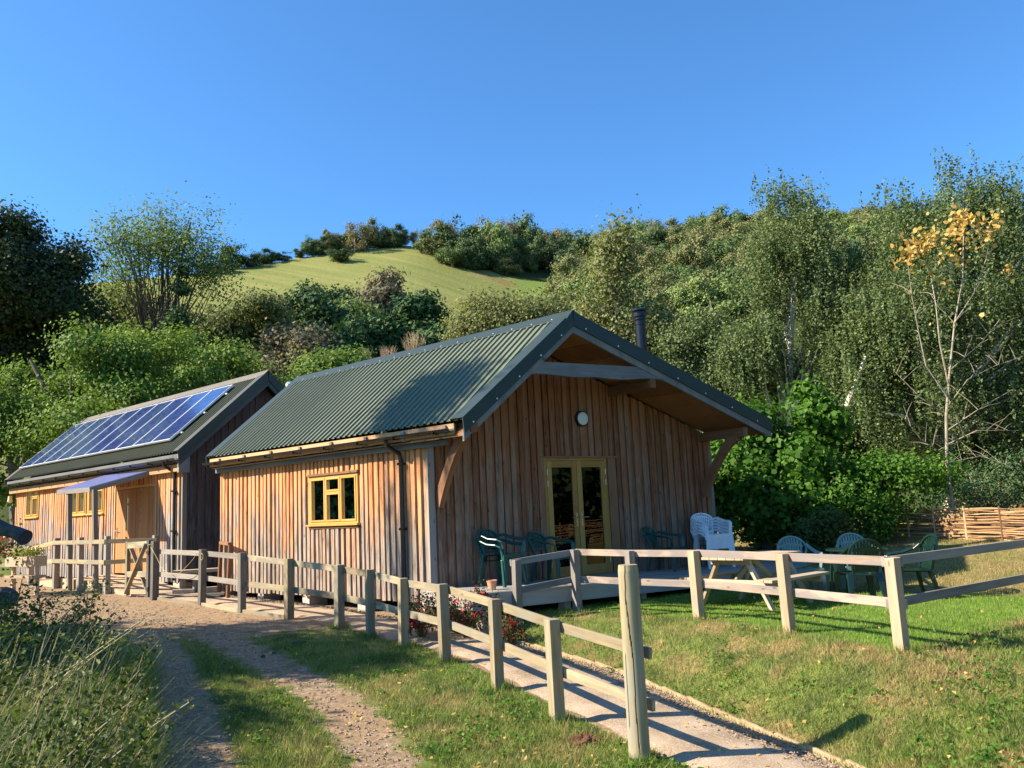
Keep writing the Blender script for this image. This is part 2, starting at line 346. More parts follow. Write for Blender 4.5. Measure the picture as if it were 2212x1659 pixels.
M['willow'] = s.pbr(s.ramp(s.math('ADD', s.math('MULTIPLY', r_, .8), s.math('MULTIPLY', s.noise(s.pos(), 6, 3), .2)), [(.1, (.11, .05, .03)), (.35, (.27, .14, .065)), (.65, (.42, .245, .115)), (.9, (.54, .37, .20))]), .6, spec=.3)
s = NT('window_glass')      # dim reflective glazing
gl = s.n('ShaderNodeBsdfGlossy', {'Color': (1, 1, 1, 1), 'Roughness': .015}); tr = s.n('ShaderNodeBsdfTransparent', {'Color': (.40, .42, .40, 1)})
fr = s.n('ShaderNodeFresnel', {'IOR': 1.5}); mx = s.n('ShaderNodeMixShader', {0: fr.outputs[0], 1: tr.outputs[0], 2: gl.outputs[0]})
s.t.links.new(mx.outputs[0], s.out.inputs[0]); M['glass'] = s.m
s = NT('tinted_canopy_sheet'); M['canopy'] = s.pbr((.16, .18, .40), .25, spec=.6)
s = NT('solar_cells'); gc = s.attr('gc', 'Vector')
sx_ = s.n('ShaderNodeSeparateXYZ', {0: gc})
def _line(o, n, w):
    fr = s.math('FRACT', s.math('MULTIPLY', o, n)); return s.math('LESS_THAN', fr, w)
ln = s.math('MAXIMUM', _line(sx_.outputs[0], 6.0, .05), s.math('MAXIMUM', _line(sx_.outputs[1], 6.25, .05), 0.0))
cell = s.ramp(s.noise(s.n('ShaderNodeVectorMath', {0: gc, 1: (.16, .16, .16)}, operation='SNAP').outputs[0], 9, 2), [(.3, (.010, .022, .10)), (.7, (.025, .05, .19))])
M['solar'] = s.pbr(s.mix(s.math('MULTIPLY', ln, .3), cell, (.22, .25, .36)), .12, spec=.6, coat=.3)
M['alu'] = m_plain('panel_frame', (.62, .64, .66), .4, .3)

L_ = {}
L_['birch'] = m_leaf('birch_leaves', [(.048, .082, .030), (.105, .15, .056), (.20, .25, .115), (.40, .44, .26)], .28, .4)
L_['hazel'] = m_leaf('hazel_leaves', [(0.029, 0.081, 0.011), (0.063, 0.149, 0.021), (0.115, 0.230, 0.034), (0.230, 0.345, 0.057)], .35, .5)
L_['lime'] = m_leaf('bright_leaves', [(0.050, 0.106, 0.020), (0.100, 0.175, 0.035), (0.188, 0.263, 0.056), (0.338, 0.388, 0.100)], .3, .5)
L_['dark'] = m_leaf('dark_leaves', [(0.018, 0.032, 0.011), (0.037, 0.055, 0.018), (0.075, 0.086, 0.034), (0.184, 0.161, 0.081)], .15, .5)
L_['ash'] = m_leaf('ash_leaves', [(0.065, 0.104, 0.033), (0.117, 0.169, 0.052), (0.195, 0.247, 0.091), (0.312, 0.338, 0.143)], .35, .5)
L_['olive'] = m_leaf('olive_leaves', [(0.058, 0.085, 0.029), (0.104, 0.130, 0.046), (0.169, 0.182, 0.065), (0.260, 0.234, 0.091)], .25, .6)
L_['oak'] = m_leaf('oak_leaves', [(0.024, 0.057, 0.022), (0.043, 0.089, 0.032), (0.074, 0.124, 0.046), (0.121, 0.162, 0.061)], .15, .6)
L_['pine'] = m_leaf('pine_needles', [(.020, .048, .016), (.036, .080, .026), (.058, .115, .036), (.095, .155, .05)], .1, .6)
L_['buff'] = m_leaf('buff_leaves', [(.07, .095, .035), (.14, .165, .065), (.25, .25, .11), (.46, .36, .18)], .3, .5)
L_['grey'] = m_leaf('greyish_leaves', [(0.086, 0.083, 0.052), (0.138, 0.127, 0.081), (0.196, 0.172, 0.109), (0.253, 0.218, 0.138)], .2, .6)
L_['yellow'] = m_leaf('yellow_leaves', [(.30, .16, .06), (.50, .31, .09), (.62, .44, .15), (.68, .56, .24)], .35, .5)
L_['fuchsia'] = m_leaf('fuchsia_leaves', [(0.030, 0.036, 0.017), (0.060, 0.060, 0.026), (0.120, 0.120, 0.048)], .2, .5)
L_['nettle'] = m_leaf('nettle_leaves', [(.022, .045, .012), (.045, .075, .02), (.09, .12, .035), (.19, .19, .08)], .25, .55)
L_['sedum'] = m_leaf('planter_leaves', [(0.154, 0.209, 0.044), (0.264, 0.308, 0.077), (0.418, 0.418, 0.132)], .3, .5)
FAR = {
 'far_a': m_leaf('far_green', [(0.064, 0.111, 0.037), (0.101, 0.155, 0.053), (0.151, 0.206, 0.069)], .1, .7),
 'far_b': m_leaf('far_olive', [(0.108, 0.125, 0.050), (0.166, 0.177, 0.069), (0.230, 0.236, 0.094)], .1, .7),
 'far_c': m_leaf('far_dark', [(0.034, 0.066, 0.027), (0.057, 0.098, 0.037), (0.093, 0.132, 0.050)], .1, .7),
 'far_d': m_leaf('far_brown', [(0.129, 0.118, 0.056), (0.194, 0.170, 0.081), (0.259, 0.222, 0.106)], .1, .7),
 'far_e': m_leaf('far_yellow_green', [(0.115, 0.170, 0.050), (0.179, 0.243, 0.075), (0.252, 0.317, 0.100)], .1, .7)}

# ------------------------------------------------------------------ ground height
YB = np.array([-14, -10, -7, -5.85, -4.64, -3.47, -2.17, -.94, 0, .9, 2, 3.6, 5.2, 7.1, 9, 14, 20, 30.])
ZB = np.array([-.98, -.98, -.93, -.88, -.79, -.69, -.60, -.54, -.51, -.43, -.35, -.32, -.27, -.24, -.19, -.12, -.10, 0.])
FENCE = [(-1.10, 5.18), (-1.18, 3.61), (-1.25, 2.04), (-1.10, .9), (-1.18, .04), (-1.38, -.94), (-1.76, -2.17), (-2.2, -3.47), (-2.61, -4.64), (-3.0, -5.85)]
LAWN = np.array([(.9, 3.), (.9, -1.2), (1.25, -2.0), (1.10, -4.05), (.45, -5.65), (-.28, -7.15), (3.0, -7.65), (12., -8.6), (40., -10.)])
PEDGE = np.array([(.2, 9.), (.15, 6.), (-.05, 2.), (-.1, 0.), (-.3, -1.6), (-.41, -2.43), (-.74, -4.0), (-1.25, -5.3), (-2.18, -7.3), (-3.2, -9.), (-4.5, -11.5)])
def pdist(x, y, P):
    """distance to a polyline and the side (positive = to the right of travel)"""
    best = np.full(np.shape(x), 1e9); side = np.zeros(np.shape(x))
    for a, b in zip(P[:-1], P[1:]):
        d = b-a; L2 = d@d; t = np.clip(((x-a[0])*d[0]+(y-a[1])*d[1])/L2, 0, 1)
        dx = x-(a[0]+t*d[0]); dy = y-(a[1]+t*d[1]); q = np.hypot(dx, dy); s = d[1]*dx-d[0]*dy
        m = q < best-1e-9; best = np.where(m, q, best); side = np.where(m, s, side)
    return best, side
def inpoly(x, y, P):
    c = np.zeros(np.shape(x), bool)
    for (x1, y1), (x2, y2) in zip(P, np.roll(P, -1, 0)):
        if y1 != y2: c ^= ((y1 > y) != (y2 > y)) & (x < (x2-x1)*(y-y1)/(y2-y1)+x1)
    return c
LAWNP = np.vstack([LAWN, [(60, -10), (60, 60), (.9, 60)]])
def sm(t): t = np.clip(t, 0, 1); return t*t*(3-2*t)
_ph = NP.random((14, 3))*6.28
def wob(x, y, k=1.0):
    z = 0
    for i in range(14):
        a = _ph[i, 0]; w = (1.0+.55*i)*k; z = z + np.sin((x*math.cos(a)+y*math.sin(a))*w+_ph[i, 1])/(1+.5*i)
    return z/4
# skyline of the land, seen from the camera: picture column, distance and height of steps going out
HX = np.array([-900, 0, 300, 500, 700, 890, 1000, 1130, 1230, 1300, 1400, 1600, 1900, 2212, 3000.])
SK = np.array([640, 620, 600, 580, 545, 524, 540, 562, 572, 560, 520, 508, 500, 500, 500.])      # row of the bare ridge
RD = np.array([240, 240, 240, 245, 255, 260, 262, 265, 280, 300, 310, 320, 320, 320, 320.])        # its distance
MIDH = np.array([.10, .10, .12, .15, .17, .18, .18, .20, .25, .33, .34, .34, .34, .34, .34])        # height share reached at 45 % of it
_hx = np.arange(-900, 3001, 20.); _k = np.exp(-.5*(np.arange(-7, 8)/2.6)**2); _k /= _k.sum()
def _smooth(t): v = np.interp(_hx, HX, t); return np.convolve(np.pad(v, 7, mode='edge'), _k, 'valid')
SK, RD, MIDH = _smooth(SK), _smooth(RD), _smooth(MIDH); HX = _hx
_rays = [ray(u, v) for u, v in zip(HX, SK)]
AZT = np.array([math.atan2(d[0], d[1])-0 for d in _rays])              # compass angle of each column
HT = np.array([CAM[2]+rd*d[2]/math.hypot(d[0], d[1]) for d, rd in zip(_rays, RD)])
def far_u(x, y):
    a = np.arctan2(x-CAM[0], y-CAM[1]); return np.interp(a, AZT, HX)
def far_h(x, y):
    a = np.arctan2(x-CAM[0], y-CAM[1]); u = np.interp(a, AZT, HX); rr = np.hypot(x-CAM[0], y-CAM[1])
    H = np.interp(a, AZT, HT); rd = np.interp(u, HX, RD); mh = np.interp(u, HX, MIDH)
    t = rr/rd
    g = np.where(t < .22, 0, np.where(t < .5, mh*sm((t-.22)/.28), mh+(1-mh)*np.clip((t-.5)/.5, 0, 1)**.92))
    g = np.where(t > 1, 1-.25*np.clip(t-1, 0, 4), g)
    behind = ((x-CAM[0])*math.sin(-YAW)+(y-CAM[1])*math.cos(YAW)) < 0
    return np.where(behind, 0, H*g)
def gz(x, y):
    x = np.asarray(x, float); y = np.asarray(y, float)
    base = np.interp(y, YB, ZB)
    d1, s1 = pdist(x, y, PEDGE); d2, s2 = pdist(x, y, LAWN)
    inside = inpoly(x, y, LAWNP)
    plate = -.335 + .095*np.clip(x-5.0, 0, 7.5)*sm((x-4.6)/1.2)*sm((3-y)/3)
    t = np.where(inside, 1, np.where(s1 < 0, d1/(d1+d2+1e-6), 0))
    # s1 sign: right side of PEDGE (travelling toward -y) is x smaller
    z = base + (plate-base)*sm(t)**.62
    rr = np.hypot(x-CAM[0], y-CAM[1])
    z = z + .55*np.exp(-(rr/2.6)**4)
    # left bank under the weeds
    dx = x-CAM[0]; dy = y-CAM[1]; f = dx*math.sin(-YAW)+dy*math.cos(YAW); r = dx*math.cos(YAW)+dy*math.sin(YAW)
    z = z + .28*sm((-.40*f-.2-r)/.7)*sm((10.5-f)/2)*sm((f-1)/2)
    z = z + (.018*wob(x, y, 1.6)+np.where(inside | (s1 > 0), .006, .045)*wob(x+3, y-2, 3.4)*sm(np.minimum(d1, d2)/.5))*np.where(rr < 60, 1, 0)
    return z + far_h(x, y)
def gp(u, v, z0=-.6):
    """where the sight line of a picture point meets the near ground"""
    z = z0
    for _ in range(30):
        p = onz(u, v, z); z = .5*z+.5*float(gz(p[0], p[1]))
    return onz(u, v, z)
def G(x, y): return float(gz(x, y))

RUT_L = np.array([gp(*q)[:2] for q in ((200, 1310), (290, 1345), (335, 1400), (365, 1460), (395, 1530), (415, 1600), (430, 1665))])
RUT_L = np.vstack([RUT_L, RUT_L[-1]+(RUT_L[-1]-RUT_L[-2])*3])
RUT_R = np.array([gp(*q)[:2] for q in ((300, 1325), (400, 1352), (520, 1400), (640, 1462), (740, 1525), (800, 1600), (845, 1665))])
RUT_R = np.vstack([RUT_R, RUT_R[-1]+(RUT_R[-1]-RUT_R[-2])*3])
YARD = np.array([(-1.9, 2.3), (-2.6, 4.5), (-2.6, 8), (-2.6, 12), (-2.8, 16)])
def masks(x, y):
    a, _ = pdist(x, y, RUT_L); b, _ = pdist(x, y, RUT_R); c, _ = pdist(x, y, YARD)
    wl = .43; wr = .40
    dirt = np.maximum(np.maximum(1-a/wl/1.4, 1-b/wr/1.4), 1-c/2.6)
    d1, s1 = pdist(x, y, PEDGE); fx = np.interp(y, [q[1] for q in FENCE[::-1]], [q[0] for q in FENCE[::-1]])
    dirt = np.where((x > fx+np.where(y < -.5, .24, .1)) & (s1 > 0), 1.0, dirt)
    dirt = np.maximum(dirt, np.where((x > fx-.6) & (y > 1.2) & (x < .3) & (y < 20), 1.0, 0))
    dirt = np.maximum(dirt, np.where((x > -.3) & (x < 6.5) & (y > -.5) & (y < 20), .8, 0))
    d2, s2 = pdist(x, y, LAWN); ins = inpoly(x, y, LAWNP)
    lush = np.where(ins & (x < 4.9), sm(d2/.35), 0)
    lush = np.maximum(lush, .0)
    dry = np.where(ins, np.where(x > 5.0, 1.75*sm((x-4.7)/.5), 0), np.where(s1 < 0, 1.12, .6))
    dx = x-CAM[0]; dy = y-CAM[1]; f = dx*math.sin(-YAW)+dy*math.cos(YAW); r = dx*math.cos(YAW)+dy*math.sin(YAW)
    lb = sm((-.43*f-.15-r)/.3); dirt = dirt*(1-lb*np.where(y < 2.5, 1, 0)); dry = dry*(1-lb*.5); lush = np.maximum(lush, .35*lb)
    return np.clip(dirt, 0, 1), lush, dry

def build_ground():
    az = np.concatenate([np.linspace(-180, -48, 45)[:-1], np.linspace(-48, 48, 560), np.linspace(48, 180, 45)[1:]])
    rad = np.concatenate([[0.3, 1, 2, 3], np.geomspace(3.6, 60, 330), np.geomspace(61, 380, 130), [450, 600, 900, 1400]])
    A, Q = np.meshgrid(np.radians(az), rad)
    ang = (math.pi/2+YAW) - A
    X = CAM[0]+Q*np.cos(ang); Y = CAM[1]+Q*np.sin(ang); Z = gz(X, Y)
    na, nr = len(az), len(rad)
    V = np.stack([X, Y, Z], -1).reshape(-1, 3)
    def mesh(name, r0, r1, mat, attrs):
        idx = np.arange(r0*na, (r1+1)*na); off = r0*na
        ii, jj = np.meshgrid(np.arange(r1-r0), np.arange(na), indexing='ij')
        j2 = (jj+1) % na
        q = np.stack([ii*na+jj, (ii+1)*na+jj, (ii+1)*na+j2, ii*na+j2], -1).reshape(-1, 4)[:, ::-1]
        me = bpy.data.meshes.new(name); v = V[idx]
        me.vertices.add(len(v)); me.vertices.foreach_set('co', v.astype('f').ravel())
        me.loops.add(len(q)*4); me.loops.foreach_set('vertex_index', q.astype('i').ravel())
        me.polygons.add(len(q)); me.polygons.foreach_set('loop_start', np.arange(0, len(q)*4, 4, dtype='i')); me.polygons.foreach_set('loop_total', np.full(len(q), 4, 'i'))
        me.materials.append(mat); me.update(calc_edges=True); me.shade_smooth()
        for k, arr in attrs(v[:, 0], v[:, 1]).items():
            a = me.attributes.new(k, 'FLOAT', 'POINT'); a.data.foreach_set('value', arr.astype('f'))
        o = bpy.data.objects.new(name, me); COL.objects.link(o); o['kind'] = 'structure'; return o
    k = int(np.searchsorted(rad, 60))
    def a1(x, y):
        d, l, e = masks(x, y); rr = np.hypot(x-CAM[0], y-CAM[1]); return {'dirt': d, 'lush': np.where(rr > 35, 0, l), 'dry': e, 'far': sm((rr-30)/20)}
    def a2(x, y):
        dx = x-CAM[0]; dy = y-CAM[1]; f = dx*math.sin(-YAW)+dy*math.cos(YAW); r = dx*math.cos(YAW)+dy*math.sin(YAW)
        rr = np.hypot(dx, dy); u = far_u(x, y)
        rd = np.interp(u, HX, RD); t = rr/rd + .012*wob(x, y, .05)
        lim = np.interp(u, [500, 900, 1090, 1225], [2, 1.02, .86, .84])
        wood = np.maximum(sm((u-1225)/12), np.maximum(sm((.53-t)/.04), sm((t-lim)/.02)*sm((u-890)/15)))
        br = sm(1-np.abs(t-lim+.025)/.03)*sm((u-900)/30)*sm((1150-u)/60)
        gr = sm((u-1095)/30)*.8
        return {'wood': wood, 'bracken': br, 'green': gr}
    mesh('ground', 0, k, m_ground(), a1)
    mesh('hillside', k, nr-1, m_hill(), a2)
build_ground()

# ------------------------------------------------------------------ path
pl = [(float(np.interp(y, [q[1] for q in FENCE[::-1]], [q[0] for q in FENCE[::-1]]))+(.24 if y < -.5 else .12) if y < 5.2 else -1.0, y) for y in np.linspace(8.2, -5.8, 57)]
d_ = np.array((-.33, -1.0)); 
pl += [(-2.76-.36*k*.25, -5.8-k*.25) for k in range(1, 22)]
def pedge_x(y): return float(np.interp(y, PEDGE[::-1, 1], PEDGE[::-1, 0]))
mb = MB(); n = len(pl); vs = []
for i, (x, y) in enumerate(pl):
    x1 = pedge_x(y)-.04 if y < 0 else -.02 if y < 6.4 else .10
    for k in range(7):
        t = k/6; xx = x+(x1-x)*t + (0.03*math.sin(y*5.1+k) if k in (0, 6) else 0); zz = float(np.interp(y, YB, ZB))+.030+.004*math.sin(y*3+k)
        vs.append((xx, y, zz if 0 < k < 6 else zz-.045))
mb.add(vs, [(i*7+k, (i+1)*7+k, (i+1)*7+k+1, i*7+k+1) for i in range(n-1) for k in range(6)], None, .5)
tag(mb.build('path', M['concrete'], smooth=True), kind='structure')
# timber edging: right of the lower path, and beside the posts near the cabin
mb = MB(); ys = np.linspace(-2.0, -7.6, 15)
for a, b in zip(ys[:-1], ys[1:]):
    mb.beam((pedge_x(a)+.05, a, float(np.interp(a, YB, ZB))+.02), (pedge_x(b)+.05, b+.004, float(np.interp(b, YB, ZB))+.0), .035, .09)
tag(mb.build('path_edging', M['edge'], bevel=.004), 'pale timber edging board between the gravel path and the grass bank', 'edging')
mb = MB()
for (xa, ya), (xb, yb) in (((-1.02, 7.0), (-1.06, 5.25)), ((-1.06, 5.2), (-1.12, 3.65)), ((-1.13, 3.55), (-1.2, 2.1))):
    mb.beam((xa-.06, ya, float(np.interp(ya, YB, ZB))-.02), (xb-.06, yb, float(np.interp(yb, YB, ZB))-.02), .04, .15)
tag(mb.build('path_kerb_board', M['fence_old'], bevel=.004), 'weathered board holding the concrete path edge between the dark fence posts by the cabin', 'edging')
# ------------------------------------------------------------------ stones and gravel
def stones(name, pts, smin, smax, mat, seed=1):
    g = np.random.default_rng(seed); tv = np.array([(1, 0, 0), (-1, 0, 0), (0, 1, 0), (0, -1, 0), (0, 0, 1), (0, 0, -1)], float)
    tf = [(0, 2, 4), (2, 1, 4), (1, 3, 4), (3, 0, 4), (2, 0, 5), (1, 2, 5), (3, 1, 5), (0, 3, 5)]
    n = len(pts); sz = g.uniform(smin, smax, (n, 1, 1))*g.uniform(.55, 1.2, (n, 1, 3)); sz[:, :, 2] *= .6
    q = tv[None]*sz*g.uniform(.75, 1.25, (n, 6, 1)); a = g.uniform(0, 6.28, n); c, s_ = np.cos(a)[:, None], np.sin(a)[:, None]
    x = q[..., 0]*c-q[..., 1]*s_; y = q[..., 0]*s_+q[..., 1]*c; q = np.stack([x, y, q[..., 2]], -1)+pts[:, None, :]
    tri = q[:, np.array(tf)].reshape(-1, 3)
    return raw_mesh(name, tri, 3, mat, rnd=np.repeat(g.random(n), 8))
g = np.random.default_rng(3)
yy = g.uniform(-8.2, -2.2, 1700); xx = np.array([pedge_x(v) for v in yy]) - np.abs(g.normal(0, .13, 1700)) - .02
tag(stones('gravel', np.stack([xx, yy, np.interp(yy, YB, ZB)+.035], -1), .006, .022, M['stone'], 4), 'loose pale gravel along the timber edging of the path', 'gravel', kind='stuff')
P = []
for rut, w in ((RUT_L, .4), (RUT_R, .42)):
    t = g.uniform(0, len(rut)-2.2, 900); i = t.astype(int); f_ = (t-i)[:, None]
    q = rut[i]*(1-f_)+rut[i+1]*f_ + g.normal(0, w*.6, (900, 2)); P.append(q)
q = np.stack([g.uniform(-4.5, -1.3, 700), g.uniform(1.5, 9, 700)], -1); P.append(q); P = np.vstack(P)
tag(stones('track_stones', np.column_stack([P, gz(P[:, 0], P[:, 1])+.004]), .006, .026, M['stone'], 5), 'small stones scattered over the worn dirt wheel tracks', 'stones', kind='stuff')
q = np.stack([g.uniform(-.25, -.02, 900), g.uniform(-.4, 6.4, 900)], -1)
tag(stones('cabin_gravel', np.column_stack([q, np.interp(q[:, 1], YB, ZB)+.035]), .008, .025, M['stone'], 6), 'strip of pale gravel at the foot of the front cabin side wall', 'gravel', kind='stuff')
# ------------------------------------------------------------------ board cladding
def clad(mb, m, x0, x1, zb, ztop, holes, pitch, bw, th, off=0.0, slab=True, seed=0, jit=.12):
    """boards stand on the plane m(x, d, z), d outward; ztop is a function of x"""
    rr = random.Random(seed); x = x0; cuts = []
    while x < x1-.02:
        w = pitch*(1+rr.uniform(-jit, jit)); cuts.append((x, min(x+w, x1))); x += w
    def spans(a, b):
        segs = [(zb, None)]
        for (h0, h1, g0, g1) in holes:
            if b > h0+.012 and a < h1-.012:
                new = []
                for (s0, s1) in segs:
                    if s1 is None: new += [(s0, g0), (g1, None)]
                    else: new.append((s0, s1))
                segs = new
        return segs
    for a, b in cuts:
        edges = sorted({a, b} | {h for hh in holes for h in hh[:2] if a < h < b})
        for e0, e1 in zip(edges[:-1], edges[1:]):
            for s0, s1 in spans(e0, e1):
                r = rr.random()
                zz = rr.uniform(-.012, .012) if s0 == zb else 0
                if s1 is None: mb.box(e0, e1, -.05, off, s0+zz+.01, 0, m, r, top=(ztop(e0), ztop(e1)))
                elif s1 > s0: mb.box(e0, e1, -.05, off, s0+zz+.01, s1, m, r)
        c = b; w0 = bw*(1+rr.uniform(-.22, .22))/2
        a2, b2 = c-w0, min(c+w0, x1)
        if a2 < x0: continue
        sp = spans(a2, b2); hx = [h for h in holes if b2 > h[0]+.012 and a2 < h[1]-.012]
        for s0, s1 in sp:
            lo, hi = a2, b2
            if s1 is None and s0 == zb and hx: pass
            r = rr.random(); t = th*rr.uniform(.8, 1.15)
            if s1 is None: mb.box(lo, hi, off+.001, off+t, s0-rr.uniform(0, .03), 0, m, r, top=(ztop(lo), ztop(hi)))
            elif s1 > s0: mb.box(lo, hi, off+.001, off+t, s0-(rr.uniform(0, .03) if s0 == zb else 0), s1, m, r)

K = -.2054
SK_, D_, ZE, XR, ZR, X2, Z2 = .295, 1.22, 2.592, 1.91, 4.434, 6.84, 2.736
WID = 6.525; LEN = 6.47
side = lambda y, d, z: (-d, y, z)                      # long wall of the front cabin
gab = lambda x, d, z: (x+K*d, K*x-d, z)                # its skewed gable wall
def rz_(x): return ZE+(ZR-ZE)*(x+SK_)/(XR+SK_) if x <= XR else ZR-(ZR-Z2)*(x-XR)/(X2-XR)
DZ = .02

def glazing(root_or_door, m, x0, x1, z0, z1, d, mat=None):
    mb = MB(); vs = [m(x0, d, z0), m(x1, d, z0), m(x1, d, z1), m(x0, d, z1)]; mb.add(vs, [(0, 1, 2, 3)], None, .5)
    return mb.build('pane', mat or M['glass'], root_or_door)

cabin = empty('timber_cabin', (0, 0, 0), label='near timber cabin with dark green sheet roof, deep porch gable and glazed double doors', cat='cabin', group='timber clad cabins')
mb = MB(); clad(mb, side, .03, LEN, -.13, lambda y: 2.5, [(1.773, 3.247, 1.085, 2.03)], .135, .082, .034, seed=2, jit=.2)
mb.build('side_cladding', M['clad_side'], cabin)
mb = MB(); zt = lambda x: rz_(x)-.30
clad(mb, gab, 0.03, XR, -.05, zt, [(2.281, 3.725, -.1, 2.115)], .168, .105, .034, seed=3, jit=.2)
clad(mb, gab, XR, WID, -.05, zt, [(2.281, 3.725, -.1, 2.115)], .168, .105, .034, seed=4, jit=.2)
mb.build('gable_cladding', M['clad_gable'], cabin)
mb = MB(); mb.box(-.03, .09, -.02, .034, -.14, 2.42, gab); mb.build('corner_board', M['pole'], cabin, bevel=.004)
mb = MB(); mb.box(WID-.05, WID+.03, -.03, .034, -.1, 2.45, gab); mb.build('corner_board', M['grey_oak'], cabin, bevel=.004)
# hidden walls, floor: a closed dark room behind the glazing
mb = MB(); mb.box(0.06, WID, LEN-.05, LEN, -.13, 2.4); mb.box(WID-.06, WID, -1.2, LEN-.06, -.13, 2.4)
mb.add([(0.06, 0, -.1), (WID-.1, K*WID+.1, -.1), (WID-.1, LEN-.1, -.1), (.06, LEN-.1, -.1)], [(0, 1, 2, 3)])
mb.add([(.0, LEN-.02, 2.4), (WID, LEN-.02, 2.4), (XR, LEN-.02, ZR-.35)], [(0, 1, 2)])
mb.build('inner_wall', M['dark_room'], cabin)
for y in (.2, 1.7, 3.35, 4.9, 6.2): MB().box(.02, .42, y, y+.22, float(np.interp(y, YB, ZB))-.1, -.125).build('foundation_block', M['brick'], cabin, bevel=.006)
for x in (1.2, 3, 5, 6.2): MB().box(x, x+.22, K*x+.1, K*x+.5, -.7, -.125).build('foundation_block', M['brick'], cabin, bevel=.006)

# window on the long wall
def window(root, m, x0, x1, z0, z1, lights, mat, sill=True, depth=.03, name='window'):
    """lights: list of (x0,x1,z0,z1) openings in 0..1 fractions"""
    mb = MB(); w, h = x1-x0, z1-z0; fw = .036
    mb.box(x0, x0+fw, -.05, depth, z0, z1, m); mb.box(x1-fw, x1, -.05, depth, z0, z1, m)
    mb.box(x0+fw, x1-fw, -.05, depth, z1-fw, z1, m); mb.box(x0+fw, x1-fw, -.05, depth, z0, z0+fw, m)
    fr_ = mb.build(name, mat, root, bevel=.003)
    for (a, b, c, d, sash) in lights:
        a, b, c, d = x0+a*w, x0+b*w, z0+c*h, z0+d*h; s_ = .034 if sash else .0; mm = MB()
        if sash:
            mm.box(a, a+s_, -.04, depth+.012, c, d, m); mm.box(b-s_, b, -.04, depth+.012, c, d, m)
            mm.box(a+s_, b-s_, -.04, depth+.012, d-s_, d, m); mm.box(a+s_, b-s_, -.04, depth+.012, c, c+s_, m)
            mm.build('sash', mat, fr_, bevel=.003)
        glazing(fr_, m, a+s_-.002, b-s_+.002, c+s_-.002, d-s_+.002, .005)
    mm = MB()
    for (a, c, b, d) in ():
        pass
    if sill: MB().box(x0-.05, x1+.05, -.03, depth+.06, z0-.035, z0-.003, m).build('sill', mat, fr_, bevel=.004)
    return fr_
# x runs along +y, so the photo's right is the small y; thirds of the frame
wn_ = window(cabin, side, 1.80, 3.235, 1.125, 1.985, [(.027, .338, .045, .955, 1), (.352, .648, .045, .64, 1), (.352, .648, .665, .955, 1), (.662, .973, .045, .955, 1)], M['yellow'])
mb = MB()
for xm in (.345, .655): mb.box(1.80+1.435*xm-.016, 1.80+1.435*xm+.016, -.04, .034, 1.18, 1.93, side)
mb.box(1.80+1.435*.36, 1.80+1.435*.64, -.04, .034, 1.125+.86*.625, 1.125+.86*.675, side)
mb.build('mullion', M['yellow'], wn_)
MB().box(1.77, 3.26, .0, .06, 1.99, 2.035, side).build('drip_board', M['brace'], wn_, bevel=.003)
MB().box(1.77, 3.22, .0, .05, 1.045, 1.085, side).build('lower_ledge', M['brace'], wn_, bevel=.003)

# french doors
dr = MB(); 
dr.box(2.281, 2.33, -.05, .02, 0, 2.1, gab); dr.box(3.676, 3.725, -.05, .02, 0, 2.1, gab); dr.box(2.33, 3.676, -.05, .02, 2.05, 2.1, gab); dr.box(2.33, 3.676, -.05, .03, -.02, .02, gab)
dr.build('door_frame', M['doorwood'], cabin, bevel=.003)
for i, (a, b) in enumerate(((2.334, 2.998), (3.008, 3.672))):
    mb = MB(); st = .105
    mb.box(a, a+st, -.03, .028, .025, 2.045, gab); mb.box(b-st, b, -.03, .028, .025, 2.045, gab)
    mb.box(a+st, b-st, -.03, .028, 1.93, 2.045, gab); mb.box(a+st, b-st, -.03, .028, .025, .20, gab)
    dd = mb.build('door', M['doorwood'], cabin, bevel=.003)
    glazing(dd, gab, a+st-.004, b-st+.004, .195, 1.935, .004)
    hx = b-.052 if i == 0 else a+.052; mm = MB()
    mm.box(hx-.017, hx+.017, .029, .036, .88, 1.12, gab); mm.tube([gab(hx, .03, 1.04), gab(hx, .075, 1.04)], .009, 8)
    s_ = -1 if i == 0 else 1
    mm.tube([gab(hx-s_*.008, .072, 1.04), gab(hx+s_*.13, .072, 1.038)], .009, 8)
    mm.build('handle', M['steel'], dd)
    for zz in (.25, 1.65, 1.85): 
        hh = a+.003 if i == 0 else b-.003
        MB().tube([gab(hh, .033, zz-.05), gab(hh, .033, zz+.05)], .009, 8).build('hinge', M['steel'], dd)
MB().box(2.22, 3.98, .03, .05, 2.10, 2.13, gab).build('lintel_board', M['brace'], cabin)
MB().box(3.735, 3.93, .027, .036, -.03, 2.095, gab).build('reveal_board', M['brace'], cabin)

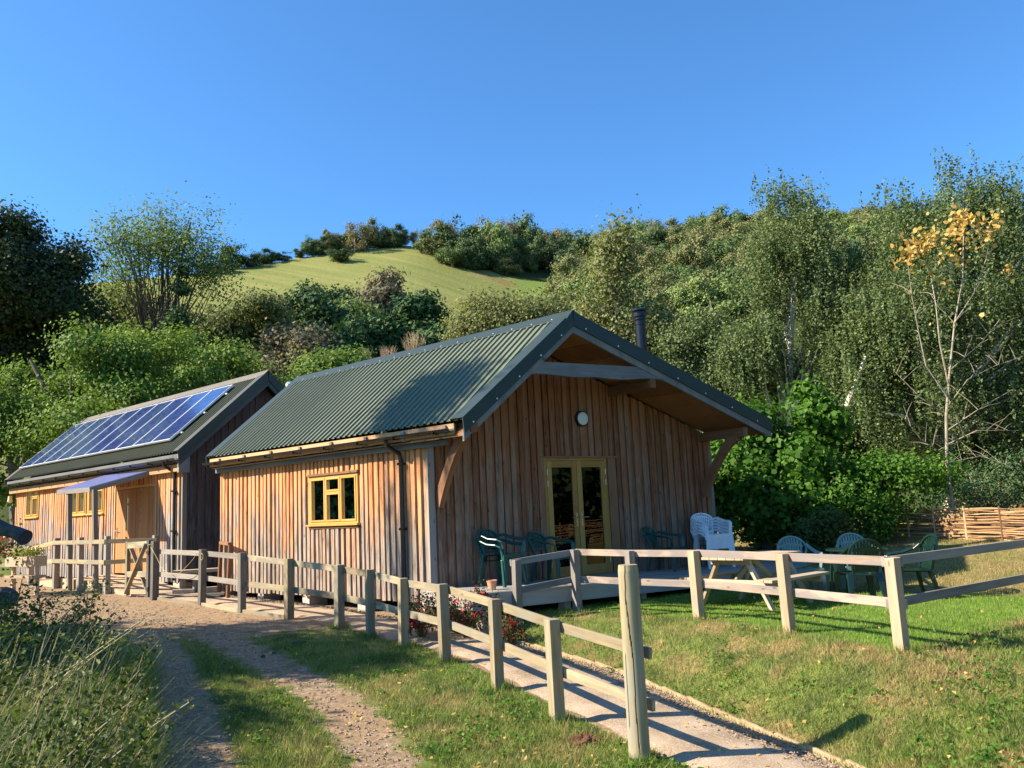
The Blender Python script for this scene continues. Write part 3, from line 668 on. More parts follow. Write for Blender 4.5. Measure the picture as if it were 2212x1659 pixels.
# roof
def roof(root, m3, fy, ry, xe, ze, xr, zr, xe2, ze2, mat, matf, matr, pitch=.155, verge=.28, name='roof', vdrop=.21):
    """fy(x): y of the front verge; ribbed sheets run down both slopes; m3(x,y,z) places them"""
    for (xa, za, xb, zb2) in ((xe, ze, xr, zr), (xe2, ze2, xr, zr)):
        mb = MB(); L = math.hypot(xb-xa, zb2-za); nx, nz = -(zb2-za)/L*(1 if xb > xa else -1), abs(xb-xa)/L
        y = min(fy(xa), fy(xb)); prof = []
        while y < ry:
            for dy, h in ((0, 0), (.062, 0), (.077, .030), (.112, .030), (.127, 0)):
                if y+dy <= ry: prof.append((y+dy, h))
            y += pitch
        prof.append((ry, 0)); vs = []; fs = []; gs = []
        def pt(t, y, h): return m3(xa+(xb-xa)*t+nx*h, y, za+(zb2-za)*t+nz*h)
        for (y0, h) in prof:
            # start of this strip where the verge cuts it
            f0, f1 = fy(xa), fy(xb); t0 = 0.0 if y0 >= f0 else (y0-f0)/(f1-f0) if f1 != f0 else 1.0
            t0 = min(max(t0, 0), 1); t1 = 1.0
            if f0 < f1 and y0 < f1: t0, t1 = 0.0, min(max((y0-f0)/(f1-f0), 0), 1)
            for t in (t0, t1): vs.append(pt(t, y0, h)); gs.append((y0, t, 0))
        fs = [(2*i, 2*i+1, 2*i+3, 2*i+2) for i in range(len(prof)-1)]
        if xb > xa: fs = [f[::-1] for f in fs]
        n = len(vs)
        mb.add(vs, fs, gs, .5)
        o = mb.build(name, mat, root)
        # screw heads
        ms = MB(); rr = random.Random(7)
        for t in (.10, .5, .9) if xa == xe else ():
            yy = max(fy(xa+(xb-xa)*t), fy(xa))+.25
            while yy < ry-.1:
                q = pt(t+rr.uniform(-.004, .004), yy, .006); ms.lathe([(.012, 0), (.012, .010), (.004, .016)], q, 6); yy += pitch*3
        if ms.v: ms.build('screw_heads', M['screw'], o)
        # verge flashing: flat on the roof + down the face, front and rear
        for (yf, sgn) in ((fy, -1), (lambda x: ry, 1)):
            mb = MB(); w = verge
            a0 = (xa-.0, za); b0 = (xb, zb2); e = .036
            def q3(p, y, h): return m3(p[0]+nx*h, y, p[1]+nz*h)
            ya, yb = yf(xa), yf(xb); vv = []
            for (p, yy) in ((a0, ya), (b0, yb)):
                vv += [q3(p, yy-sgn*w, e), q3(p, yy, e+.002), m3(p[0], yy+sgn*.004, p[1]-vdrop), m3(p[0], yy-sgn*.02, p[1]-vdrop), q3(p, yy-sgn*.02, e-.012), q3(p, yy-sgn*w, e-.012)]
            mb.add(vv, [(i, (i+1) % 6, 6+(i+1) % 6, 6+i) for i in range(6)] + [(5, 4, 3, 2, 1, 0), (6, 7, 8, 9, 10, 11)], None, .5)
            mb.build('verge_flashing', matf, root)
    # ridge cap
    mb = MB(); w = .17; vv = []
    for yy in (fy(xr)-.004, ry+.004):
        s1 = (zr-ze)/(xr-xe); s2 = (zr-ze2)/(xe2-xr)
        vv += [m3(xr-w, yy, zr-s1*w+.045), m3(xr, yy, zr+.062), m3(xr+w, yy, zr-s2*w+.045), m3(xr+w, yy, zr-s2*w+.034), m3(xr, yy, zr+.05), m3(xr-w, yy, zr-s1*w+.034)]
    mb.add(vv, [(i, (i+1) % 6, 6+(i+1) % 6, 6+i) for i in range(6)] + [(5, 4, 3, 2, 1, 0), (6, 7, 8, 9, 10, 11)], None, .5)
    rc = mb.build('ridge_cap', matr, root)
    ms = MB(); y = fy(xr)+.35
    while y < ry-.2:
        ms.lathe([(.013, 0), (.013, .01), (.004, .016)], m3(xr-w*.82, y, zr-(zr-ze)/(xr-xe)*w*.82+.046), 6); y += .46
    ms.build('screw_heads', M['screw'], rc)
fyA = lambda x: K*x-D_
idm = lambda x, y, z: (x, y, z)
roof(cabin, idm, fyA, LEN+.10, -SK_, ZE, XR, ZR, X2, Z2, M['roof'], M['flash'], M['flash'])
# verge screws on the gable face, barge boards, soffit
ms = MB()
for (xa, za, xb, zb2, n) in ((-SK_, ZE, XR, ZR, 5), (XR, ZR, X2, Z2, 7)):
    for i in range(n):
        t = (i+.35)/n; x = xa+(xb-xa)*t; q = np.array((x, fyA(x)-.006, za+(zb2-za)*t-.165))
        MB().tube([q, q+np.array((0, -.012, 0))], .014, 8).build('verge_screw', M['screw'], cabin)
for (xa, za, xb, zb2) in ((-SK_+.01, ZE, XR, ZR), (X2-.01, Z2, XR, ZR)):
    mb = MB(); vv = []
    for (x, z) in ((xa, za), (xb, zb2)):
        for (dd, zz) in ((.0, -.18), (.0, -.325), (-.035, -.325), (-.035, -.18)): vv.append((x, fyA(x)+.025-dd, z+zz))
    mb.add(vv, [(0, 1, 5, 4), (1, 2, 6, 5), (2, 3, 7, 6), (3, 0, 4, 7), (3, 2, 1, 0), (4, 5, 6, 7)], [(0, q[1], math.hypot(q[0], q[2])) for q in vv], .5)
    mb.build('barge_board', M['grey_oak'], cabin)
    mb = MB(); nb = 9
    for i in range(nb):
        ta, tb = i/nb, (i+1)/nb-.004
        def sp(t, back): 
            x = xa+(xb-xa)*t; z = za+(zb2-za)*t; y = (K*x+.02) if back else fyA(x)+.06
            return (x, y, z-.245)
        a, b, c, d = sp(ta, 0), sp(tb, 0), sp(tb, 1), sp(ta, 1); up = (0, 0, .02)
        vv = [a, b, c, d]+[(p[0], p[1], p[2]+.02) for p in (a, b, c, d)]
        mb.add(vv, [(0, 1, 2, 3), (7, 6, 5, 4), (0, 4, 5, 1), (1, 5, 6, 2), (2, 6, 7, 3), (3, 7, 4, 0)], [(p[1], p[2]*0, p[0]) for p in vv])
    mb.build('soffit', M['soffit'], cabin)
    # eaves soffit along the wall sides
for (xa, za, xw, s) in ((-SK_+.03, ZE, 0.02, 1), (X2-.03, Z2, WID, -1)):
    mb = MB(); zz = za-.02
    mb.box(min(xa, xa+s*.03), max(xa, xa+s*.03), -.9, LEN+.02, za-.20, za-.035, rnd=.7)
    mb.build('fascia_board', M['fascia'], cabin)
    mb = MB(); y = -.75
    while y < LEN: 
        mb.box(min(xa-s*.035, xw), max(xa-s*.035, xw), y, y+.07, za-.21, za-.05); y += .97
    mb.box(min(xa+s*.035, xw), max(xa+s*.035, xw), -.4, LEN, za-.24, za-.225)
    mb.build('rafter_tail', M['pole'], cabin, bevel=.003)
# wall plate (dark) under the eaves on the long side
MB().box(-.12, -.03, -.55, LEN+.06, 2.265, 2.345).build('wall_plate', M['grey_oak'], cabin, bevel=.004)
# gutter
def gutter(root, x, y0, y1, z, r=.052):
    mb = MB(); n = 9; vs = []
    for yy in (y0, y1):
        for k in range(n):
            a = math.pi+math.pi*k/(n-1); vs.append((x+r*math.cos(a), yy, z+r*math.sin(a)))
        for k in range(n-1, -1, -1):
            a = math.pi+math.pi*k/(n-1); vs.append((x+(r-.005)*math.cos(a), yy, z+(r-.005)*math.sin(a)))
    m = 2*n; mb.add(vs, [(k, (k+1) % m, m+(k+1) % m, m+k) for k in range(m)] + [tuple(range(m)), tuple(range(2*m-1, m-1, -1))], None, .5)
    o = mb.build('gutter', M['black'], root)
    yy = y0+.35
    while yy < y1:
        MB().box(x-r-.006, x+r+.03, yy, yy+.03, z-r-.01, z-.02).build('gutter_bracket', M['black'], o); yy += .95
    return o
gutter(cabin, -SK_-.045, -.92, LEN+.12, ZE-.115)
mb = MB(); zt_ = ZE-.17
mb.tube([(-.34, .62, zt_), (-.34, .62, zt_-.07), (-.09, .58, zt_-.22), (-.075, .575, zt_-.30), (-.075, .57, -.12), (-.12, .57, -.16)], [.042, .036, .034, .034, .034, .034], 12)
dp = mb.build('downpipe', M['black'], cabin, smooth=False)
for zz in (2.05, 1.0, .15): MB().box(-.115, -.025, .515, .625, zz-.02, zz+.02).build('pipe_clip', M['black'], dp)
# purlins, collar and braces of the porch
def pur(x, z, d1, w=.13, h=.17):
    MB().beam(gab(x, -.02, z), gab(x, d1, z), w, h).build('purlin', M['brace'], cabin, bevel=.008)
pur(.12, 2.49, 1.17); pur(3.92, rz_(3.92)-.40, 1.14); pur(6.28, rz_(6.28)-.42, 1.16)
mb = MB(); n = 14; vs = []; gs = []
for i in range(n+1):
    t = i/n; x = 1.22+3.1*t; lo = 3.345+.012*math.sin(t*17)+.012*math.sin(t*7+1)+.075*t
    hi = min(3.565+.07*t, rz_(x)-.2); lo = min(lo, hi-.01)
    for (d, z) in ((1.13, lo), (1.13, hi), (1.03, hi), (1.03, lo)): vs.append(gab(x, d, z)); gs.append((d, z, x))
mb.add(vs, [(i*4+k, i*4+(k+1) % 4, i*4+4+(k+1) % 4, i*4+4+k) for i in range(n) for k in range(4)] + [(3, 2, 1, 0), (n*4, n*4+1, n*4+2, n*4+3)], gs, .4)
mb.build('collar_beam', M['grey_oak'], cabin)
for x0, x1, zt2 in ((.16, .13, 2.42), (6.25, 6.27, rz_(6.27)-.48)):
    mb = MB(); n = 12; vs = []; gs = []
    for i in range(n+1):
        t = i/n; d = .03+.93*t; z = 1.36+(zt2-1.36)*(1-(1-t)**1.5)*.93+.07*t; x = x0+(x1-x0)*t
        wdt = .19-.03*math.sin(t*3.1); ang = math.atan2(1.1*(1-t)**.5+.25, .93)
        nd, nzz = -math.sin(ang), math.cos(ang)
        for (dx, k) in ((-.05, -.5), (.05, -.5), (.05, .5), (-.05, .5)):
            dd = max(.028, d+nd*k*wdt); vs.append(gab(x+dx, dd, z+nzz*k*wdt)); gs.append((dx, k*wdt, t))
    mb.add(vs, [(i*4+k, i*4+(k+1) % 4, i*4+4+(k+1) % 4, i*4+4+k) for i in range(n) for k in range(4)] + [(3, 2, 1, 0), (n*4, n*4+1, n*4+2, n*4+3)], gs, .6)
    mb.build('curved_brace', M['brace'], cabin)
# round bulkhead lamp
def disc(name, x, z, d0, d1, r, mat, par, m=gab, n=28, dome=0):
    mb = MB(); vs = []
    rings = [(r, d0), (r, d1)]+([(r*.8, d1+dome*.6), (r*.4, d1+dome), (.001, d1+dome*1.1)] if dome else [])
    for (q, d) in rings:
        for k in range(n): a = 2*math.pi*k/n; vs.append(m(x+q*math.cos(a), d, z+q*math.sin(a)))
    fs = [(i*n+k, i*n+(k+1) % n, (i+1)*n+(k+1) % n, (i+1)*n+k) for i in range(len(rings)-1) for k in range(n)]
    fs.append(tuple((len(rings)-1)*n+k for k in range(n))); mb.add(vs, fs, None, .5); return mb.build(name, mat, par, smooth=False)
lp = disc('bulkhead_lamp', 3.16, 2.81, .025, .085, .145, M['black'], cabin)
disc('diffuser', 3.16, 2.81, .086, .10, .118, M['lampglass'], lp, dome=.02)
# flue
fx, fy_ = 6.0, .35
c0 = onz(1383, 760, 0); 
def on_x(u, v, x): 
    d = ray(u, v); return CAM+d*((x-CAM[0])/d[0])
tp = None
FX = 4.9; q0 = on_x(1387, 757, FX); q1 = on_x(1381, 668, FX); fyy = q0[1]; zb_, zt3 = q0[2], q1[2]
mb = MB(); H_ = zt3-zb_
mb.lathe([(.105, -.9), (.105, H_*.60), (.112, H_*.60+.01), (.112, H_*.72), (.14, H_*.73), (.14, H_*.75), (.105, H_*.76), (.105, H_*.80), (.14, H_*.81), (.14, H_*.92), (.185, H_*.94), (.185, H_*.975), (.13, H_*1.0)], (FX, fyy, zb_), 24)
fl = mb.build('flue', M['flue'], cabin)
# brick piers beside the deck doors, white pipe at the rear
MB().box(-.18, -.06, LEN+.05, LEN+.13, 0, 0).v
mb = MB(); qq = on_x(640, 820, 1.2); mb.tube([(1.75, LEN+.2, 4.32), (1.95, LEN+.35, 4.36)], .07, 10); mb.tube([(1.75, LEN+.2, 4.34), (1.78, LEN+.2, 3.6)], .05, 10)
mb.build('vent_pipe', M['whitep'], cabin)

# ------------------------------------------------------------------ deck
deck = empty('timber_deck', gab(3, .7, 0), label='low grey boarded deck running along the porch gable under the chairs', cat='deck')
def local(o, par):
    o.parent = par; o.matrix_parent_inverse = par.matrix_world.inverted(); return o
deck.matrix_world  # evaluated lazily
def settle(par): bpy.context.view_layer.update()
def dz(x): return .065-.018*x
mb = MB(); nb = 10; DX0, DX1, DD = -.12, 8.6, 1.34
for i in range(nb):
    a, b = .03+(DD-.03)*i/nb, .03+(DD-.03)*(i+1)/nb-.006; vs = []; gs = []
    for x in (DX0, DX1):
        for (d, z) in ((a, dz(x)-.03), (b, dz(x)-.03), (b, dz(x)), (a, dz(x))): vs.append(gab(x, d, z)); gs.append((d+i, z, x))
    mb.add(vs, [(0, 3, 2, 1), (4, 5, 6, 7), (0, 1, 5, 4), (1, 2, 6, 5), (2, 3, 7, 6), (3, 0, 4, 7)], gs)
settle(deck); local(mb.build('deck_boards', M['deck']), deck)
mb = MB(); vs = []
for x in (DX0, DX1):
    for (d, z) in ((DD+.002, dz(x)-.24), (DD+.034, dz(x)-.24), (DD+.034, dz(x)-.005), (DD+.002, dz(x)-.005)): vs.append(gab(x, d, z))
mb.add(vs, [(0, 3, 2, 1), (4, 5, 6, 7), (0, 1, 5, 4), (1, 2, 6, 5), (2, 3, 7, 6), (3, 0, 4, 7)], [(v[2], v[1]*0, v[0]) for v in vs])
local(mb.build('front_board', M['deck']), deck)
mb = MB(); mb.box(DX0-.034, DX0-.002, .0, DD+.03, -.17, dz(0)-.005, gab); local(mb.build('end_board', M['deck']), deck)
for x in (.1, 1.6, 3.2, 4.8, 6.4, 8.3):
    for d in (.25, 1.22): q = gab(x, d, 0); local(MB().box(q[0]-.07, q[0]+.07, q[1]-.07, q[1]+.07, G(q[0], q[1])-.15, -.12).build('deck_support', M['block']), deck)

# ------------------------------------------------------------------ rear cabin with solar panels
c2 = empty('timber_cabin', (0, 0, 0), label='rear timber cabin with solar panels on its roof and a porch canopy', cat='cabin', group='timber clad cabins')
BX, BY0, BY1 = .13, 8.42, 19.32; BEX, BEZ, BRX, BRZ = -.15, 2.85, 2.12, 4.85; BFY, BRY = 8.10, 19.57; BX2, BZ2 = 4.39, 2.85
side2 = lambda y, d, z: (BX-d, y, z)
gab2 = lambda x, d, z: (x, BY0-d, z)
holes2 = [(17.33, 18.48, 1.62, 2.50), (13.84, 14.98, 1.60, 2.42), (12.68, 13.74, 1.60, 2.42), (9.70, 12.02, -.2, 2.24)]
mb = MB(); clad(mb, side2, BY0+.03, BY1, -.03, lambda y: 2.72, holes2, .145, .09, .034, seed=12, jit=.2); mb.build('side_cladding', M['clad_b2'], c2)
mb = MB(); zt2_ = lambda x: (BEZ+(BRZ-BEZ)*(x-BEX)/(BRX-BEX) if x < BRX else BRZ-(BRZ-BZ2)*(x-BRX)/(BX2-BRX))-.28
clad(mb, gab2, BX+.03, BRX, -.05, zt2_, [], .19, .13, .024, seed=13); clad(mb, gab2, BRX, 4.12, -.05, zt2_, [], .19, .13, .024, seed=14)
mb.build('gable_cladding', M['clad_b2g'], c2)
MB().box(BX-.04, BX+.07, -.02, .034, -.05, 2.60, gab2).build('corner_board', M['pole'], c2, bevel=.004)
mb = MB(); mb.box(4.06, 4.12, BY0+.1, BY1, -.1, 2.6); mb.box(BX+.06, 4.06, BY1-.06, BY1, -.1, 2.6); mb.add([(BX, BY0, -.04), (4.1, BY0, -.04), (4.1, BY1, -.04), (BX, BY1, -.04)], [(0, 1, 2, 3)])
mb.add([(BX, BY1-.02, 2.6), (4.1, BY1-.02, 2.6), (BRX, BY1-.02, BRZ-.3)], [(0, 1, 2)]); mb.build('inner_wall', M['dark_room'], c2)
roof(c2, idm, lambda x: BFY, BRY, BEX, BEZ, BRX, BRZ, BX2, BZ2, M['roof2'], M['flash2'], M['ridge2'], pitch=.15, verge=.26, vdrop=.20)
for (xa, xb) in ((BEX+.01, BRX), (BX2-.01, BRX)):
    mb = MB(); vv = []
    for (x, z) in ((xa, BEZ), (xb, BRZ)):
        for (dd, zz) in ((.0, -.18), (.0, -.33), (-.035, -.33), (-.035, -.18)): vv.append((x, BFY+.025-dd, z+zz))
    mb.add(vv, [(0, 1, 5, 4), (1, 2, 6, 5), (2, 3, 7, 6), (3, 0, 4, 7), (3, 2, 1, 0), (4, 5, 6, 7)], [(0, q[1], math.hypot(q[0], q[2])) for q in vv], .3)
    mb.build('barge_board', M['fence_dark'], c2)
MB().box(BEX+.04, BEX+.07, BFY+.04, BRY-.05, BEZ-.22, BEZ-.04).build('fascia_board', M['grey_oak'], c2)
mb = MB(); mb.box(BEX+.10, BX-.03, BFY+.1, BRY-.1, BEZ-.42, BEZ-.26); mb.build('wall_plate', M['fascia'], c2, bevel=.004)
MB().box(BEX+.02, BX, BFY+.03, BFY+.10, BEZ-.46, BEZ-.05).build('eaves_end', M['pole'], c2)
gutter(c2, BEX-.05, BFY+.02, BRY, BEZ-.14)
mb = MB(); mb.tube([(BEX-.05, 8.72, BEZ-.19), (BEX-.05, 8.72, BEZ-.27), (BX-.08, 8.70, BEZ-.42), (BX-.075, 8.70, BEZ-.5), (BX-.075, 8.70, 0)], .035, 10)
dp2 = mb.build('downpipe', M['black'], c2)
for zz in (2.0, 1.1): MB().box(BX-.13, BX-.02, 8.64, 8.76, zz-.02, zz+.02).build('pipe_clip', M['black'], dp2)
# solar panels: ten, frame and cells
def rp(s, t, h):
    """point on the sunny slope: s along +y, t height z, h above the sheet"""
    sl_ = (BRZ-BEZ)/(BRX-BEX); x = BEX+(t-BEZ)/sl_; L = math.hypot(1, sl_); return (x-h*sl_/L, s, t+h/L)
y0, y1 = 9.09, 19.20; pw = (y1-y0)/10
for i in range(10):
    a, b = y0+i*pw, y0+(i+1)*pw-.02; mb = MB(); z0, z1 = 3.14, 4.56
    def fr4(a, b, z0, z1, h0, h1):
        vs = [rp(a, z0, h0), rp(b, z0, h0), rp(b, z1, h0), rp(a, z1, h0), rp(a, z0, h1), rp(b, z0, h1), rp(b, z1, h1), rp(a, z1, h1)]
        mb.add(vs, [(0, 1, 2, 3), (7, 6, 5, 4), (0, 4, 5, 1), (1, 5, 6, 2), (2, 6, 7, 3), (3, 7, 4, 0)], None, .5)
    w = .02; wz = .018
    fr4(a, a+w, z0, z1, .07, .115); fr4(b-w, b, z0, z1, .07, .115); fr4(a+w, b-w, z0, z0+wz, .07, .115); fr4(a+w, b-w, z1-wz, z1, .07, .115)
    po = mb.build('solar_panel', M['alu'], c2)
    mb = MB(); vs = [rp(a+w, z0+wz, .108), rp(b-w, z0+wz, .108), rp(b-w, z1-wz, .108), rp(a+w, z1-wz, .108)]
    u_ = (z1-z0)*1.28; mb.add(vs, [(3, 2, 1, 0)], [(0+i*3, 0, 0), (b-a+i*3, 0, 0), (b-a+i*3, u_, 0), (i*3, u_, 0)], .5); mb.build('cells', M['solar'], po)
mb = MB()
for zz in (3.35, 3.85, 4.35):
    p0 = rp(y0-.1, zz, .05); p1 = rp(y1+.1, zz, .05); mb.beam(p0, p1, .04, .035)
mb.build('mounting_rail', M['alu'], c2)
# windows
window(c2, side2, 17.36, 18.46, 1.66, 2.49, [(.06, .48, .36, .94, 1), (.06, .48, .06, .34, 1), (.52, .94, .06, .94, 1)][0:0] + [(.06, .47, .06, .70, 1), (.06, .47, .72, .94, 1), (.53, .94, .06, .94, 1)], M['yellow'])
window(c2, side2, 13.86, 14.96, 1.635, 2.40, [(.06, .47, .06, .94, 1), (.53, .94, .06, .94, 1)], M['yellow'])
window(c2, side2, 12.70, 13.72, 1.635, 2.40, [(.06, .47, .06, .80, 1), (.53, .94, .06, .94, 1)], M['yellow'])
# door and side panel
mb = MB(); mb.box(9.70, 9.76, -.03, .03, .1, 2.24, side2); mb.box(11.96, 12.02, -.03, .045, .1, 2.24, side2); mb.box(9.76, 11.96, -.03, .03, 2.18, 2.24, side2); mb.build('door_frame', M['fascia'], c2)
mb = MB()
y = 11.0
for k in range(8): mb.box(10.82+k*.142, 10.82+(k+1)*.142-.006, -.02, .018+.001*(k % 2), .12, 2.17, side2) if k not in (3,) else (mb.box(10.82+k*.142, 10.82+(k+1)*.142-.006, -.02, .018, .12, .55, side2), mb.box(10.82+k*.142, 10.82+(k+1)*.142-.006, -.02, .018, 1.95, 2.17, side2), mb.box(10.82+k*.142, 10.82+(k+1)*.142-.006, -.02, .018, 1.0, 1.15, side2))
dd = mb.build('door', M['b2door'], c2)
glazing(dd, side2, 10.82+3*.142, 10.82+4*.142, .55, 1.95, .0)
mm = MB(); mm.box(11.84, 11.88, .02, .028, 1.0, 1.24, side2); mm.tube([side2(11.86, .02, 1.16), side2(11.86, .07, 1.16), side2(11.72, .07, 1.15)], .010, 8); mm.build('handle', M['steel'], dd)
mb = MB()
for k in range(8): mb.box(9.77+k*.13, 9.77+(k+1)*.13-.004, -.02, .012+.002*(k % 2), .12, 2.17, side2)
sp_ = mb.build('side_panel', M['b2door'], c2)
mb = MB()
for k in range(5):
    z = 2.02-k*.17; y = 10.62+.02*(k % 2)
    mb.add([side2(y, .017, z), side2(y-.05, .017, z+.05), side2(y-.13, .017, z+.075), side2(y-.07, .017, z+.02)], [(0, 1, 2, 3)], None, .5)
mb.add([side2(11.3, .021, 1.78), side2(11.26, .021, 1.84), side2(11.2, .021, 1.8), side2(11.24, .021, 1.77)], [(0, 1, 2, 3)], None, .5)
mb.build('carved_leaf_marks', M['brace'], sp_)
# porch canopy on two tall posts
mb = MB(); A, B_, C_, D2 = (BX-.03, 9.75, 2.56), (BX-.03, 12.1, 2.62), (-1.22, 12.2, 2.20), (-1.22, 10.2, 2.17)
vs = [A, B_, C_, D2]; vs += [(p[0], p[1], p[2]+.018) for p in vs]
mb.add(vs, [(0, 1, 2, 3), (7, 6, 5, 4), (0, 4, 5, 1), (1, 5, 6, 2), (2, 6, 7, 3), (3, 7, 4, 0)], None, .5); cn = mb.build('porch_canopy', M['canopy'], c2)
mb = MB(); mb.beam(np.array(A)-(0, 0, .055), np.array(D2)-(0, 0, .055), .05, .11); mb.beam(np.array(B_)-(0, 0, .055), np.array(C_)-(0, 0, .055), .05, .11); mb.beam(np.array(C_)-(-.02, 0, .05), np.array(D2)-(-.02, 0, .05), .05, .10)
mb.build('canopy_beam', M['pole'], cn, bevel=.004)
for (x, y) in ((-1.15, 10.0), (-1.15, 11.5)):
    MB().beam((x, y-.12, G(x, y)-.2), (x, y+.1, 2.12), .10, .10, (1, 0, 0)).build('porch_post', M['pole'], c2, bevel=.005)
mb = MB(); mb.lathe([(.02, 0), (.06, .02), (.075, .05), (.06, .20), (.065, .22)], (BX-.16, BY1+.1, 2.15), 14); mb.build('wall_lantern', M['lantern'], c2)
for y in np.arange(BY0+.1, BY1, .9): MB().box(BX-.02, BX+.3, y, y+.3, -.4, -.03).build('foundation_block', M['block'], c2, bevel=.006)

# ramp in front of the rear cabin door
mb = MB(); yy = [8.0, 8.8, 9.6, 10.4, 12.2, 13.4, 14.6]; zz = [-.20, -.12, -.01, .06, .08, .0, -.09]; vs = []
for y, z in zip(yy, zz):
    vs += [(-1.06, y, z), (BX-.03, y, z), (BX-.03, y, -.6), (-1.06, y, -.6)]
mb.add(vs, [(i*4+k, i*4+(k+1) % 4, i*4+4+(k+1) % 4, i*4+4+k) for i in range(len(yy)-1) for k in range(4)] + [(3, 2, 1, 0), (len(vs)-4, len(vs)-3, len(vs)-2, len(vs)-1)], None, .5)
tag(mb.build('access_ramp', M['ramp']), 'pale concrete ramp rising to the rear cabin door behind the porch posts', 'ramp')

# ------------------------------------------------------------------ fences
def post(root, x, y, h, mat, w=.10, dip=.3, name='post', rot=0, z=None):
    z0 = G(x, y) if z is None else z
    c, s_ = math.cos(rot), math.sin(rot)
    tx_, ty_ = RND.uniform(-.016, .016), RND.uniform(-.016, .016); w = w*RND.uniform(.95, 1.06)
    mb = MB(); m = lambda a, b, c_: (x+a*c-b*s_+tx_*(c_-z0), y+a*s_+b*c+ty_*(c_-z0), c_)
    mb.box(-w/2, w/2, -w/2, w/2, z0-dip, z0+h-.008, m); 
    o = mb.build(name, mat, root, bevel=.006)
    return z0+h
def rails(root, pts, tops, hs, off, mat, fr=(.09, .53), w=.035, h=.095, mats=None):
    for i in range(len(pts)-1):
        a = np.array(pts[i]); b = np.array(pts[i+1]); d = (b-a)/np.linalg.norm(b-a); n_ = np.array((-d[1], d[0]))*off
        for k, f_ in enumerate(fr):
            za = tops[i]-hs[i]*f_; zb = tops[i+1]-hs[i+1]*f_
            pa = (*(a+n_-d*.045), za); pb = (*(b+n_+d*.045), zb)
            if i % 2: pa = (pa[0], pa[1], pa[2]+.002)
            jt = .002*(i % 2)
            MB().beam((pa[0]+n_[0]*jt*10, pa[1]+n_[1]*jt*10, pa[2]), (pb[0]+n_[0]*jt*10, pb[1]+n_[1]*jt*10, pb[2]), w, h).build('rail', (mats or {}).get(i, mat), root, bevel=.004)
fa = empty('path_fence', (0, 0, 0), label='weathered two rail fence beside the path from the gate to the tall round post', cat='fence')
pts = [(-1.10, 7.13)] + FENCE[:-1]; hs = [1.18, 1.03, 1.03, .96, .95, .97, .92, .95, .96, .96]; tops = []
for i, (x, y) in enumerate(pts):
    tops.append(post(fa, x, y, hs[i], M['fence_dark'] if i < 3 else M['fence_old'], w=.115 if i else .13, rot=-.05 if i < 5 else -.35))
kx, ky = FENCE[-1]; zk = G(kx, ky)
p2 = pts+[(kx+.06, ky-.02)]; h2 = hs+[.96]; t2 = tops+[zk+.94]; t2[0] = tops[0]-.13; h2[0] = 1.03
rails(fa, p2, t2, h2, .075, M['fence_old'], mats={0: M['pole'], 1: M['pole']})
# tall round end post with drying cracks
mb = MB(); n = 96; H = 1.60; vs = []; gs = []; rings = 40; rr = random.Random(4)
for i in range(rings+1):
    t = i/rings; z = zk-.3+(H+.3)*t
    for k in range(n):
        a = 2*math.pi*k/n; r = .090-.004*t+.0015*math.sin(3*a+t*4)
        cx = 55+2.6*math.sin(t*5)+1.2*math.sin(t*13)
        if t > .12 and abs(k-int(round(cx))) == 0: r -= .022*min(1, (t-.12)*5)
        if .3 < t < .62 and k == int(42+3*math.sin(t*4)): r -= .010
        if i == rings: r -= .006
        vs.append((kx-.01+r*math.cos(a), ky+r*math.sin(a), z)); gs.append((r*math.cos(a), r*math.sin(a), z))
mb.add(vs, [(i*n+k, i*n+(k+1) % n, (i+1)*n+(k+1) % n, (i+1)*n+k) for i in range(rings) for k in range(n)]+[tuple(rings*n+k for k in range(n))], gs, .5)
mb.build('round_post', M['round'], fa)

fb = empty('lawn_fence', (0, 0, 0), label='paler two rail fence with knotty rails along the edge of the lawn', cat='fence')
RP = [(.27, -1.55), (1.28, -1.86), (1.20, -2.93), (1.13, -4.04), (.49, -5.60), (-.22, -7.08), (2.95, -7.66), (6.2, -8.1)]
hb = [.92, .91, .91, .91, .91, .92, .92, .92]; tb = []
for i, (x, y) in enumerate(RP): tb.append(post(fb, x, y, hb[i], M['fence_new'] if 2 < i else M['pole'], w=.112, rot=-.25))
rails(fb, RP, tb, hb, .075, M['rail_new'], fr=(.055, .50), mats={0: M['grey_oak'], 1: M['rail_new'], 5: M['pole'], 6: M['pole']})

fc = empty('ramp_fence', (0, 0, 0), label='two rail fence of square posts along the ramp of the rear cabin', cat='fence')
CP = [(-1.15, 13.99), (-1.15, 12.28), (-1.15, 10.78), (-1.15, 9.31)]; hc = [1.0, 1.2, 1.22, 1.25]; tc = []
for i, (x, y) in enumerate(CP): tc.append(post(fc, x, y, hc[i], M['pole'], w=.12, z=-.12-.02*i, dip=.4))
post(fc, -.42, 8.55, 1.16, M['fence_old'], w=.11, z=-.12)
rails(fc, CP+[(-.42, 8.55)], tc+[1.04], hc+[1.16], -.075, M['fence_old'], fr=(.10, .46), mats={0: M['fascia']})
rails(fc, [(-1.15, 16.2), CP[0]], [.85, tc[0]], [.95, 1.0], -.075, M['fence_old'], fr=(.10, .50))

